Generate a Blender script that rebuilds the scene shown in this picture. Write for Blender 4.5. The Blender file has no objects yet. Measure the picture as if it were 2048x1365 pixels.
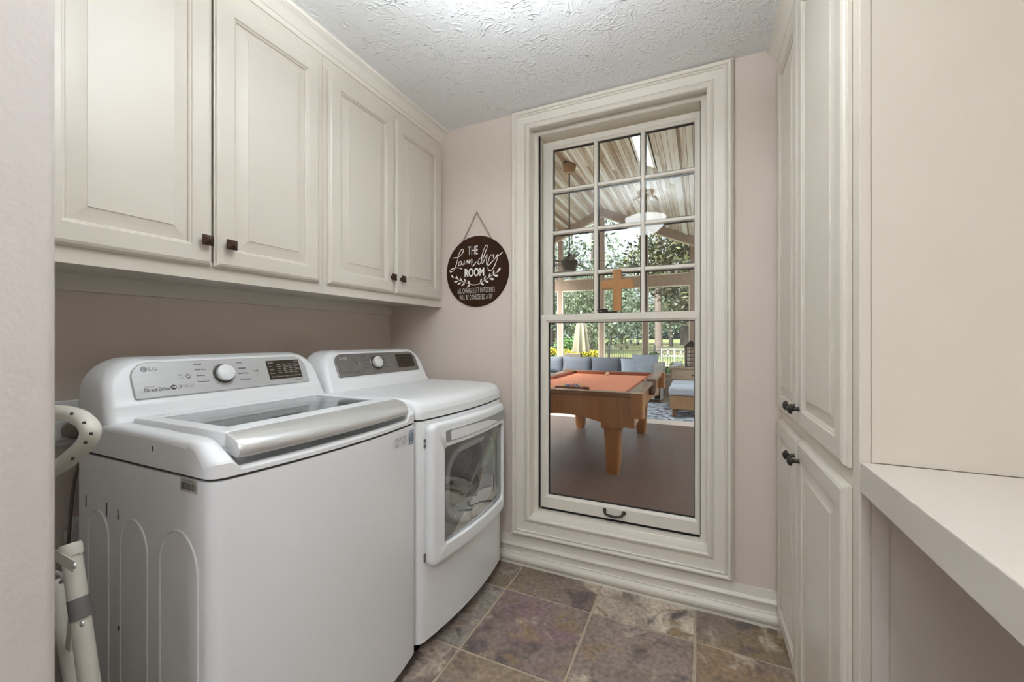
import bpy, bmesh, math, random
from mathutils import Vector, Matrix
random.seed(7)
SC = bpy.context.scene
COL = SC.collection
PI = math.pi

# ------------------------------------------------------------------ camera
CAM_H = 1.215
cd = bpy.data.cameras.new('camera'); cam = bpy.data.objects.new('camera', cd); COL.objects.link(cam)
cam.location = (0, 0, CAM_H)
cam.rotation_euler = (PI/2, 0, math.atan(375/817.5))
cd.sensor_width = 36; cd.lens = 36*817.5/2048
cd.shift_y = -4.5/2048
cd.clip_start = 0.02; cd.clip_end = 600
SC.camera = cam

# ------------------------------------------------------------------ sky, light, exposure
w = bpy.data.worlds.new('overcast_sky'); SC.world = w; w.use_nodes = True
wn = w.node_tree.nodes; wl = w.node_tree.links
bg = wn['Background']
tc = wn.new('ShaderNodeTexCoord'); sx = wn.new('ShaderNodeSeparateXYZ'); cr = wn.new('ShaderNodeValToRGB')
cr.color_ramp.elements[0].position = 0.0; cr.color_ramp.elements[0].color = (.175, .20, .25, 1)
cr.color_ramp.elements[1].position = 1.0; cr.color_ramp.elements[1].color = (.90, .95, 1.0, 1)
wl.new(tc.outputs['Generated'], sx.inputs[0]); wl.new(sx.outputs['Z'], cr.inputs[0]); wl.new(cr.outputs[0], bg.inputs[0])
bg.inputs[1].default_value = 3.9   # overcast: the zenith is three times as bright as the horizon
sd = bpy.data.lights.new('hazy_sun', 'SUN'); sd.energy = 22.0; sd.angle = math.radians(35); sd.color = (1, .97, .92)
sun = bpy.data.objects.new('hazy_sun', sd); COL.objects.link(sun); sun.location = (-8, -6, 14); sun.rotation_euler = (math.radians(38), 0, math.radians(-28))
SC.view_settings.view_transform = 'Standard'
SC.view_settings.look = 'None'
SC.view_settings.gamma = 1
SC.view_settings.use_curve_mapping = False
SC.view_settings.exposure = 0.22
LAMP_BOWL, LAMP_BULB, FILL_HALL = 9.5, 47, 24

# ------------------------------------------------------------------ helpers
def S(r, g, b):
    f = lambda c: (c/255)/12.92 if c/255 <= .04045 else ((c/255+.055)/1.055)**2.4
    return (f(r), f(g), f(b), 1)

MATS = {}
def nodes_of(name):
    m = bpy.data.materials.new(name); m.use_nodes = True
    nt = m.node_tree
    return m, nt, nt.nodes['Principled BSDF']

def pm(name, rgb, rough=.5, scale=8, amt=.06, bump=0, bscale=60, metal=0, spec=.5, detail=3, coat=0, rnd=0, stretch=None, bdist=.002, btype='FBM', sheen=0):
    """procedural paint/wood/metal: base colour with noise variation and noise bump"""
    if name in MATS: return MATS[name]
    m, nt, b = nodes_of(name)
    N, L = nt.nodes, nt.links
    tcn = N.new('ShaderNodeTexCoord')
    src = tcn.outputs['Object']
    mp = N.new('ShaderNodeMapping'); L.new(src, mp.inputs[0])
    if stretch: mp.inputs['Scale'].default_value = stretch
    oi = N.new('ShaderNodeObjectInfo')
    if rnd:
        vm = N.new('ShaderNodeVectorMath'); vm.operation = 'MULTIPLY'
        L.new(oi.outputs['Random'], vm.inputs[0]); vm.inputs[1].default_value = (37, 53, 71)
        L.new(vm.outputs[0], mp.inputs['Location'])
    nz = N.new('ShaderNodeTexNoise'); nz.inputs['Scale'].default_value = scale; nz.inputs['Detail'].default_value = detail
    L.new(mp.outputs[0], nz.inputs['Vector'])
    hs = N.new('ShaderNodeHueSaturation'); hs.inputs['Color'].default_value = rgb
    mr = N.new('ShaderNodeMapRange'); mr.inputs['From Min'].default_value = .25; mr.inputs['From Max'].default_value = .75
    mr.inputs['To Min'].default_value = 1-amt; mr.inputs['To Max'].default_value = 1+amt
    L.new(nz.outputs['Fac'], mr.inputs['Value'])
    val = mr.outputs[0]
    if rnd:
        r2 = N.new('ShaderNodeMapRange'); r2.inputs['To Min'].default_value = 1-rnd; r2.inputs['To Max'].default_value = 1+rnd
        L.new(oi.outputs['Random'], r2.inputs['Value'])
        mu = N.new('ShaderNodeMath'); mu.operation = 'MULTIPLY'; L.new(val, mu.inputs[0]); L.new(r2.outputs[0], mu.inputs[1]); val = mu.outputs[0]
    L.new(val, hs.inputs['Value']); L.new(hs.outputs[0], b.inputs['Base Color'])
    b.inputs['Roughness'].default_value = rough; b.inputs['Metallic'].default_value = metal
    b.inputs['Specular IOR Level'].default_value = spec; b.inputs['Coat Weight'].default_value = coat
    if sheen: b.inputs['Sheen Weight'].default_value = sheen; b.inputs['Sheen Roughness'].default_value = .5
    if bump:
        n2 = N.new('ShaderNodeTexNoise'); n2.inputs['Scale'].default_value = bscale; n2.inputs['Detail'].default_value = 3
        n2.noise_type = btype
        L.new(mp.outputs[0], n2.inputs['Vector'])
        bp = N.new('ShaderNodeBump'); bp.inputs['Strength'].default_value = bump; bp.inputs['Distance'].default_value = bdist
        L.new(n2.outputs['Fac'], bp.inputs['Height']); L.new(bp.outputs[0], b.inputs['Normal'])
    MATS[name] = m
    return m

def glass_mat(name, tint=(1, 1, 1, 1), gloss=1.0):
    m = bpy.data.materials.new(name); m.use_nodes = True
    N, L = m.node_tree.nodes, m.node_tree.links
    N.remove(N['Principled BSDF']); out = N['Material Output']
    tr = N.new('ShaderNodeBsdfTransparent'); tr.inputs[0].default_value = tint
    gl = N.new('ShaderNodeBsdfGlossy'); gl.inputs['Roughness'].default_value = .02; gl.inputs[0].default_value = (1, 1, 1, 1)
    fr = N.new('ShaderNodeFresnel'); fr.inputs[0].default_value = 1.45
    nz = N.new('ShaderNodeTexNoise'); nz.inputs['Scale'].default_value = 3
    mu = N.new('ShaderNodeMath'); mu.operation = 'MULTIPLY'; L.new(fr.outputs[0], mu.inputs[0]); mu.inputs[1].default_value = gloss
    mx = N.new('ShaderNodeMixShader'); L.new(mu.outputs[0], mx.inputs[0]); L.new(tr.outputs[0], mx.inputs[1]); L.new(gl.outputs[0], mx.inputs[2])
    L.new(mx.outputs[0], out.inputs[0])
    return m

def emit_mat(name, rgb, strength):
    m, nt, b = nodes_of(name)
    b.inputs['Base Color'].default_value = rgb
    b.inputs['Emission Color'].default_value = rgb; b.inputs['Emission Strength'].default_value = strength
    return m

ORG = {}
def tag(o, label=None, cat=None, group=None, kind=None):
    if label: o['label'] = label
    if cat: o['category'] = cat
    if group: o['group'] = group
    if kind: o['kind'] = kind
    return o
def thing(name, loc, label, cat, group=None, kind=None):
    o = bpy.data.objects.new(name, None); COL.objects.link(o); o.empty_display_size = .1
    o.location = loc; ORG[o.name] = Vector(loc)
    return tag(o, label, cat, group, kind)
def children(o): return [c for c in bpy.data.objects if c.parent == o]
def copy_tree(o, parent=None):
    c = o.copy(); COL.objects.link(c); c.parent = parent
    for ch in children(o): copy_tree(ch, c)
    return c

class MB:
    def __init__(s): s.v = []; s.f = []
    def add(s, vs, fs):
        o = len(s.v); s.v += [tuple(p) for p in vs]; s.f += [tuple(i+o for i in f) for f in fs]; return s
    def box(s, x0, x1, y0, y1, z0, z1):
        return s.add([(x0,y0,z0),(x1,y0,z0),(x1,y1,z0),(x0,y1,z0),(x0,y0,z1),(x1,y0,z1),(x1,y1,z1),(x0,y1,z1)],
              [(0,3,2,1),(4,5,6,7),(0,1,5,4),(1,2,6,5),(2,3,7,6),(3,0,4,7)])
    def obox(s, c, ax, ay, az):
        c, ax, ay, az = map(Vector, (c, ax, ay, az)); vs = []
        for k in (-1, 1):
            for i, j in ((-1,-1),(1,-1),(1,1),(-1,1)): vs.append(c+ax*i+ay*j+az*k)
        return s.add(vs, [(0,3,2,1),(4,5,6,7),(0,1,5,4),(1,2,6,5),(2,3,7,6),(3,0,4,7)])
    def prism(s, poly, fn, lo, hi):
        n = len(poly)
        vs = [fn(a, b, lo) for a, b in poly]+[fn(a, b, hi) for a, b in poly]
        return s.add(vs, [tuple(range(n))[::-1], tuple(range(n, 2*n))]+[(i, (i+1) % n, n+(i+1) % n, n+i) for i in range(n)])
    def loft(s, loops, cap0=True, cap1=True, closed=True):
        n = len(loops[0]); vs = [p for l in loops for p in l]; fs = []
        for k in range(len(loops)-1):
            for i in range(n if closed else n-1):
                j = (i+1) % n
                fs.append((k*n+i, k*n+j, (k+1)*n+j, (k+1)*n+i))
        if cap0: fs.append(tuple(range(n))[::-1])
        if cap1: fs.append(tuple(range((len(loops)-1)*n, len(loops)*n)))
        return s.add(vs, fs)
    def tube(s, path, r, n=10, cap=True):
        P = [Vector(p) for p in path]; loops = []
        up = Vector((0, 0, 1))
        prev = None
        for i, p in enumerate(P):
            t = (P[min(i+1, len(P)-1)]-P[max(i-1, 0)]).normalized()
            if prev is None:
                a = t.cross(up) if abs(t.dot(up)) < .95 else t.cross(Vector((1, 0, 0)))
            else:
                a = prev-t*prev.dot(t)
            a.normalize(); prev = a; b = t.cross(a)
            rr = r[i] if isinstance(r, (list, tuple)) else r
            loops.append([p+(a*math.cos(2*PI*k/n)+b*math.sin(2*PI*k/n))*rr for k in range(n)])
        return s.loft(loops, cap, cap)
    def lathe(s, prof, c, ax=(0,0,1), u=None, n=24, cap=True):
        ax = Vector(ax).normalized(); c = Vector(c)
        a = Vector(u).normalized() if u else (ax.cross(Vector((1,0,0))) if abs(ax.x) < .9 else ax.cross(Vector((0,1,0)))).normalized()
        b = ax.cross(a)
        loops = [[c+ax*h+(a*math.cos(2*PI*k/n)+b*math.sin(2*PI*k/n))*r for k in range(n)] for r, h in prof]
        return s.loft(loops, cap, cap)
    def rings(s, rect, prof, fn, close=True, back=True):
        """nested rectangles: rect=(a0,a1,b0,b1), prof=[(inset,depth)], fn(a,b,c)->xyz"""
        a0, a1, b0, b1 = rect; loops = []
        for i, d in prof:
            loops.append([fn(a0+i, b0+i, d), fn(a1-i, b0+i, d), fn(a1-i, b1-i, d), fn(a0+i, b1-i, d)])
        return s.loft(loops, back, close)
    def ribbon(s, pts, wd, fn, c=0):
        n = len(pts); vs = []
        for i, p in enumerate(pts):
            q0 = pts[max(i-1, 0)]; q1 = pts[min(i+1, n-1)]
            dx, dy = q1[0]-q0[0], q1[1]-q0[1]; l = math.hypot(dx, dy) or 1
            ww = wd[i] if isinstance(wd, list) else wd
            nx, ny = -dy/l*ww/2, dx/l*ww/2
            vs += [fn(p[0]+nx, p[1]+ny, c), fn(p[0]-nx, p[1]-ny, c)]
        return s.add(vs, [(2*i, 2*i+1, 2*i+3, 2*i+2) for i in range(n-1)])
    def build(s, name, mat, parent=None, smooth=False, bevel=0, ang=35, label=None, kind=None, flip=True):
        me = bpy.data.meshes.new(name)
        o0 = ORG.get(parent.name, Vector()) if parent else Vector()
        org = s.org if hasattr(s, 'org') else None
        vs = s.v
        base = o0
        if parent is None and org is not None: base = Vector(org)
        vs = [(p[0]-base.x, p[1]-base.y, p[2]-base.z) for p in vs]
        me.from_pydata(vs, [], s.f); me.validate()
        if flip:
            bm = bmesh.new(); bm.from_mesh(me); bmesh.ops.recalc_face_normals(bm, faces=bm.faces); bm.to_mesh(me); bm.free()
        if smooth:
            for p in me.polygons: p.use_smooth = True
            me.set_sharp_from_angle(angle=math.radians(ang))
        if mat: me.materials.append(mat)
        o = bpy.data.objects.new(name, me); COL.objects.link(o)
        if parent: o.parent = parent
        elif org is not None: o.location = org
        ORG[o.name] = Vector(base)
        if bevel:
            b = o.modifiers.new('bevel', 'BEVEL'); b.width = bevel; b.segments = 2; b.limit_method = 'ANGLE'; b.angle_limit = math.radians(40)
        if label: o['label'] = label
        if kind: o['kind'] = kind
        return o
def bx(*a): return MB().box(*a)
def rrect(a0, a1, b0, b1, r, n=6, sub=1):
    """rounded rectangle loop; r = (bl, br, tr, tl) or number; sub = subdivisions of straight edges"""
    if not isinstance(r, (tuple, list)): r = (r,)*4
    cs = [(a0+r[0], b0+r[0], PI, r[0]), (a1-r[1], b0+r[1], 1.5*PI, r[1]), (a1-r[2], b1-r[2], 0, r[2]), (a0+r[3], b1-r[3], .5*PI, r[3])]
    out = []
    for k, (cx, cy, a, rr) in enumerate(cs):
        arc = [(cx+rr*math.cos(a+.5*PI*i/n), cy+rr*math.sin(a+.5*PI*i/n)) for i in range(n+1)]
        if out and sub > 1:
            p = out[-1]; q = arc[0]
            out += [(p[0]+(q[0]-p[0])*i/sub, p[1]+(q[1]-p[1])*i/sub) for i in range(1, sub)]
        out += arc
    if sub > 1:
        p = out[-1]; q = out[0]
        out += [(p[0]+(q[0]-p[0])*i/sub, p[1]+(q[1]-p[1])*i/sub) for i in range(1, sub)]
    return out
def smooth_path(pts, k=6):
    P = [Vector(tuple(p)+(0,)*(3-len(p))) for p in pts]; out = []
    for i in range(len(P)-1):
        p0 = P[max(i-1, 0)]; p1 = P[i]; p2 = P[i+1]; p3 = P[min(i+2, len(P)-1)]
        for j in range(k):
            t = j/k
            out.append(.5*((2*p1)+(-p0+p2)*t+(2*p0-5*p1+4*p2-p3)*t*t+(-p0+3*p1-3*p2+p3)*t**3))
    out.append(P[-1]); return out
def interp(x, tab):
    if x <= tab[0][0]: return tab[0][1]
    for (a, b), (c, d) in zip(tab, tab[1:]):
        if x <= c: return b+(d-b)*(x-a)/(c-a)
    return tab[-1][1]
def sstep(x, a, b):
    t = max(0, min(1, (x-a)/(b-a))); return t*t*(3-2*t)

_dg = None
def text_mesh(name, body, box, fn, mat, parent, thick=0, shear=0, space=1.0):
    """flat lettering fitted into box=(a0,a1,b0,b1) on the surface fn(a,b,c)"""
    cu = bpy.data.curves.new('lettering', 'FONT'); cu.body = body; cu.size = 1; cu.resolution_u = 3; cu.offset = thick; cu.space_character = space
    cu.shear = shear
    ob = bpy.data.objects.new('lettering', cu); COL.objects.link(ob)
    dg = bpy.context.evaluated_depsgraph_get(); me = bpy.data.meshes.new_from_object(ob.evaluated_get(dg))
    bpy.data.objects.remove(ob); bpy.data.curves.remove(cu)
    vs = [tuple(v.co) for v in me.vertices]; fs = [tuple(p.vertices) for p in me.polygons]; bpy.data.meshes.remove(me)
    if not vs: return None
    xa, xb = min(v[0] for v in vs), max(v[0] for v in vs); ya, yb = min(v[1] for v in vs), max(v[1] for v in vs)
    a0, a1, b0, b1 = box
    mb = MB(); mb.add([fn(a0+(v[0]-xa)/(xb-xa)*(a1-a0), b0+(v[1]-ya)/(yb-ya)*(b1-b0), .0006) for v in vs], fs)
    return mb.build(name, mat, parent, flip=False)

# ------------------------------------------------------------------ materials
WALL = pm('taupe_paint', S(219,205,194), .75, 3, .025, .2, 140, bdist=.0012)
STUB = pm('textured_taupe_paint', S(212,204,199), .8, 3, .02, .45, 110, bdist=.0022)
CREAM = pm('cream_enamel', S(216,208,195), .33, 2, .02, .03, 30)
TRIM = pm('trim_enamel', S(228,221,209), .35, 3, .025, .05, 25)
CTOP = pm('counter_paint', S(210,202,191), .25, 4, .02, .04, 30)
UNDER = pm('greige_paint', S(218,211,203), .55, 5, .04, .08, 60)
WHITE = pm('appliance_white', S(240,241,242), .22, 2, .01, 0, coat=.3)
WHITE2 = pm('appliance_white_plastic', S(238,239,240), .3, 2, .01)
SEAM = pm('seam_dark', S(70,68,64), .7)
SILVER = pm('silver_plastic', S(216,216,214), .36, 40, .03, 0, metal=.55, stretch=(1,.03,1))
PANEL = pm('panel_silver', S(196,196,196), .38, 60, .03, 0, metal=.35, stretch=(1,.02,1))
PANEL_D = pm('panel_film_grey', S(128,124,120), .3, 30, .12, .2, 40, metal=.4)
BLACK = pm('display_black', S(48,36,26), .2, 20, .1)
INK = pm('ink_dark', S(70,70,70), .6)
INK_L = pm('ink_grey', S(140,142,142), .5)
INK_W = pm('ink_white', S(240,236,228), .6)
INK_B = pm('ink_blue', S(52,74,104), .6)
BRONZE = pm('dark_bronze', S(66,48,38), .38, 60, .25, .2, 120, metal=.7)
IRON = pm('dark_iron', S(58,54,50), .45, 60, .2, .15, 90, metal=.6)
SIGN = pm('sign_brown', S(52,31,18), .8, 10, .12, .1, 60, spec=.2, stretch=(1,1,6))
ROPE = pm('jute_rope', S(160,148,134), .9, 160, .25, .8, 220)
CROSSW = pm('cross_wood', S(168,118,66), .5, 5, .18, .1, 40, stretch=(8,8,1))
GLASS = glass_mat('window_glass', (.985,.992,.988,1), .6)
LIDGL = glass_mat('lid_glass', (.84,.85,.85,1), .8)
DOORGL = glass_mat('smoked_door_glass', (.82,.83,.83,1), .45)
GROUT = pm('grout', S(182,166,146), .9, 30, .12, .3, 150)
WTUBE = pm('white_tube_enamel', S(224,220,208), .35, 14, .05, .05, 30)
TAPE = pm('grey_tape', S(118,116,114), .5, 30, .08)
GAP = pm('shade_and_part_black', S(20,18,16), .9)  # black for the shade strips in gaps, and for the dark feet

def ceiling_mat():
    m, nt, b = nodes_of('stomped_ceiling'); N, L = nt.nodes, nt.links
    b.inputs['Base Color'].default_value = S(240,240,239); b.inputs['Roughness'].default_value = .75
    t = N.new('ShaderNodeTexCoord')
    n0 = N.new('ShaderNodeTexNoise'); n0.inputs['Scale'].default_value = 14; n0.inputs['Detail'].default_value = 1
    L.new(t.outputs['Object'], n0.inputs['Vector'])
    ad = N.new('ShaderNodeVectorMath'); ad.operation = 'MULTIPLY_ADD'
    L.new(n0.outputs['Color'], ad.inputs[0]); ad.inputs[1].default_value = (.22,.22,.22); L.new(t.outputs['Object'], ad.inputs[2])
    n1 = N.new('ShaderNodeTexNoise'); n1.noise_type = 'RIDGED_MULTIFRACTAL'; n1.inputs['Scale'].default_value = 34; n1.inputs['Detail'].default_value = 1.5
    n1.inputs['Distortion'].default_value = .6
    L.new(ad.outputs[0], n1.inputs['Vector'])
    n2 = N.new('ShaderNodeTexNoise'); n2.inputs['Scale'].default_value = 9; n2.inputs['Detail'].default_value = 1
    L.new(t.outputs['Object'], n2.inputs['Vector'])
    rp = N.new('ShaderNodeValToRGB'); rp.color_ramp.elements[0].position = .25; rp.color_ramp.elements[1].position = .60
    L.new(n2.outputs['Fac'], rp.inputs[0])
    mu = N.new('ShaderNodeMath'); mu.operation = 'MULTIPLY'; L.new(n1.outputs['Fac'], mu.inputs[0]); L.new(rp.outputs[0], mu.inputs[1])
    bp = N.new('ShaderNodeBump'); bp.inputs['Strength'].default_value = 1.0; bp.inputs['Distance'].default_value = .006
    L.new(mu.outputs[0], bp.inputs['Height']); L.new(bp.outputs[0], b.inputs['Normal'])
    return m
CEIL = ceiling_mat()

def slate_mat():
    m, nt, b = nodes_of('slate_tile'); N, L = nt.nodes, nt.links
    t = N.new('ShaderNodeTexCoord'); oi = N.new('ShaderNodeObjectInfo')
    vm = N.new('ShaderNodeVectorMath'); vm.operation = 'MULTIPLY_ADD'
    L.new(oi.outputs['Random'], vm.inputs[0]); vm.inputs[1].default_value = (31, 47, 19); L.new(t.outputs['Object'], vm.inputs[2])
    def noise(sc, det, dist=0, vec=vm.outputs[0], typ='FBM'):
        n = N.new('ShaderNodeTexNoise'); n.inputs['Scale'].default_value = sc; n.inputs['Detail'].default_value = det; n.inputs['Distortion'].default_value = dist
        n.noise_type = typ; L.new(vec, n.inputs['Vector']); return n
    def ramp(src, a, b_, ca=(0,0,0,1), cb=(1,1,1,1)):
        r = N.new('ShaderNodeValToRGB'); r.color_ramp.elements[0].position = a; r.color_ramp.elements[1].position = b_
        r.color_ramp.elements[0].color = ca; r.color_ramp.elements[1].color = cb; L.new(src, r.inputs[0]); return r
    def mix(fac, a, b_, mode='MIX'):
        x = N.new('ShaderNodeMix'); x.data_type = 'RGBA'; x.blend_type = mode
        L.new(fac, x.inputs['Factor'])
        for sock, v in ((x.inputs[6], a), (x.inputs[7], b_)):
            if isinstance(v, tuple): sock.default_value = v
            else: L.new(v, sock)
        return x.outputs[2]
    big = noise(3.0, 7, .8); mid = noise(7, 9, .8); fine = noise(55, 6)
    base = mix(ramp(big.outputs['Fac'], .42, .60).outputs[0], oi.outputs['Color'], S(126,112,102))
    base = mix(ramp(mid.outputs['Fac'], .54, .66).outputs[0], base, S(92,80,78))
    pal = noise(4, 8, 1.2)
    base = mix(ramp(pal.outputs['Fac'], .57, .66).outputs[0], base, S(176,162,146))
    base = mix(ramp(noise(8, 5, .9).outputs['Fac'], .60, .70).outputs[0], base, S(132,112,86))
    f2 = ramp(fine.outputs['Fac'], .3, .7, (.85,.85,.85,1), (1.62,1.62,1.62,1))
    one = N.new('ShaderNodeValue'); one.outputs[0].default_value = 1
    base = mix(one.outputs[0], base, f2.outputs[0], 'MULTIPLY')
    L.new(base, b.inputs['Base Color'])
    b.inputs['Roughness'].default_value = .52
    ad = N.new('ShaderNodeMath'); ad.operation = 'MULTIPLY_ADD'; L.new(fine.outputs['Fac'], ad.inputs[0]); ad.inputs[1].default_value = .3; L.new(mid.outputs['Fac'], ad.inputs[2])
    bp = N.new('ShaderNodeBump'); bp.inputs['Strength'].default_value = .5; bp.inputs['Distance'].default_value = .005
    L.new(ad.outputs[0], bp.inputs['Height']); L.new(bp.outputs[0], b.inputs['Normal'])
    return m
SLATE = slate_mat()

# ================================================================== THE LAUNDRY ROOM SHELL
ZC = 2.44; YW = 2.03; XL = -1.78; XR = .95; YB = -1.7; YS = .25; XS = -.8
fl = bx(XL-.02, XR+.02, YB-.02, YW+.02, -.10, -.005).build('floor', GROUT); tag(fl, 'slate tile floor with tan grout joints', 'floor', kind='structure')
tints = {(1,0): S(116,102,76), (2,0): S(190,178,162), (3,0): S(122,106,78), (1,1): S(122,100,100), (2,1): S(138,122,114), (3,1): S(134,112,90),
         (0,0): S(118,106,88), (0,1): S(138,130,122), (0,2): S(120,108,102), (1,2): S(142,122,100), (2,2): S(124,108,94)}
PX = [XL, -1.277, -.857, -.437, -.017, .403, .823, XR]; PY = [YW, 1.797, 1.373, .949, .525, .101, -.323, -.747, -1.171, YB]
tile_me = {}
for i in range(len(PX)-1):
    for j in range(len(PY)-1):
        g = .0058
        x0, x1, y1, y0 = PX[i]+g, PX[i+1]-g, PY[j]-g, PY[j+1]+g
        if j == 0: y1 -= .001
        rx, ry = round(x1-x0, 3), round(y1-y0, 3)
        loops = []
        rj = random.Random(i*31+j)
        base = [(x0,y0),(x1,y0),(x1,y1),(x0,y1)]
        pts = []
        for k in range(4):
            p, q = base[k], base[(k+1) % 4]
            for t in range(5):
                e = 0 if t == 0 else rj.uniform(-.0022, .0022)
                dx, dy = q[0]-p[0], q[1]-p[1]; l = math.hypot(dx, dy)
                pts.append((p[0]+dx*t/5-dy/l*e, p[1]+dy*t/5+dx/l*e))
        cx, cy = (x0+x1)/2, (y0+y1)/2
        ins = lambda d: [(cx+(p[0]-cx)*(1-2*d/(x1-x0)), cy+(p[1]-cy)*(1-2*d/(y1-y0))) for p in pts]
        mb = MB(); mb.loft([[(p[0],p[1],-.005) for p in pts], [(p[0],p[1],-.0018) for p in pts], [(p[0],p[1],0) for p in ins(.003)]])
        t = mb.build('tile', SLATE, fl)
        key = (i-1, j)
        col = tints.get(key, rj.choice([S(122,100,84), S(118,96,90), S(132,112,84), S(112,100,92)]))
        t.color = col

tag(bx(XL-.02, XR+.02, YB-.02, YW+.02, ZC, ZC+.08).build('ceiling', CEIL), 'textured white plaster ceiling', 'ceiling', kind='structure')
tag(bx(XL-.12, XL, YS-.02, YW+.18, -.10, ZC).build('wall_left', WALL), 'taupe wall behind the washer and dryer', 'wall', kind='structure')
# near-left wall block with rounded drywall corner
mb = MB(); r = .012
poly = [(XL-.12, YB-.12), (XS, YB-.12)]+[(XS-r+r*math.cos(a), YS-r+r*math.sin(a)) for a in [0, PI/8, PI/4, 3*PI/8, PI/2]]+[(XL-.12, YS)]
mb.prism(poly, lambda a, b, c: (a, b, c), -.10, ZC)
tag(mb.build('wall_near_left', STUB, smooth=True), 'textured taupe wall end in the left foreground', 'wall', kind='structure')
tag(bx(XR, XR+.12, YB-.12, YW+.18, -.10, ZC).build('wall_right', WALL), 'wall behind the counter and tall cabinet', 'wall', kind='structure')
tag(bx(XS, XR, YB-.12, YB, -.10, ZC).build('wall_back', WALL), 'wall behind the viewer', 'wall', kind='structure')
# far wall with window opening
OX0, OX1, OZ0, OZ1 = -.835, .050, .235, 2.36
mb = MB(); Y0, Y1 = YW, YW+.16
mb.box(XL-.12, OX0, Y0, Y1, -.10, ZC).box(OX1, XR+.12, Y0, Y1, -.10, ZC).box(OX0, OX1, Y0, Y1, -.10, OZ0).box(OX0, OX1, Y0, Y1, OZ1, ZC)
tag(mb.build('wall_far', WALL), 'taupe wall around the tall window', 'wall', kind='structure')
# baseboard
prof = [(0,.151),(.004,.150),(.012,.116),(.019,.104),(.020,.099),(.017,.0965),(.009,.0965),(.009,.063),(.015,.062),(.017,.059),(.015,.056),(.019,.0545),(.024,.050),(.029,.043),(.031,.034),(.029,.024),(.024,.016),(.018,.013),(.018,.0115),(.023,.010),(.023,0),(0,0)]
mb = MB(); mb.prism(prof, lambda a, b, c: (c, YW-a, b), -1.78, .311)
tag(mb.build('baseboard_far', TRIM), 'cream moulded baseboard under the window', 'baseboard', kind='structure')
# window casing (mitred moulding)
fnW = lambda a, b, c: (a, YW-c, b)
mb = MB()
mb.rings((-.929,.135,.158,2.438), [(0,0),(0,.016),(.002,.021),(.003,.018),(.005,.018),(.008,.026),(.013,.031),(.018,.031),(.024,.027),(.026,.020),(.0275,.020),(.029,.024),(.033,.025),(.035,.023),(.036,.0165),(.074,.0145),(.0745,.010),(.077,.010),(.080,.013),(.092,.021),(.098,.022),(.104,.018),(.106,.012),(.106,-.01)], fnW, close=False, back=False)
tag(mb.build('trim_1', TRIM), 'wide cream moulded casing around the tall window', 'window casing', kind='structure')

# ------------------------------------------------------------------ window
win = thing('window_1', (-.39, YW+.08, OZ0), 'tall cream double-hung window with gridded upper sash', 'window', kind='structure')
mb = MB()
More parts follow.
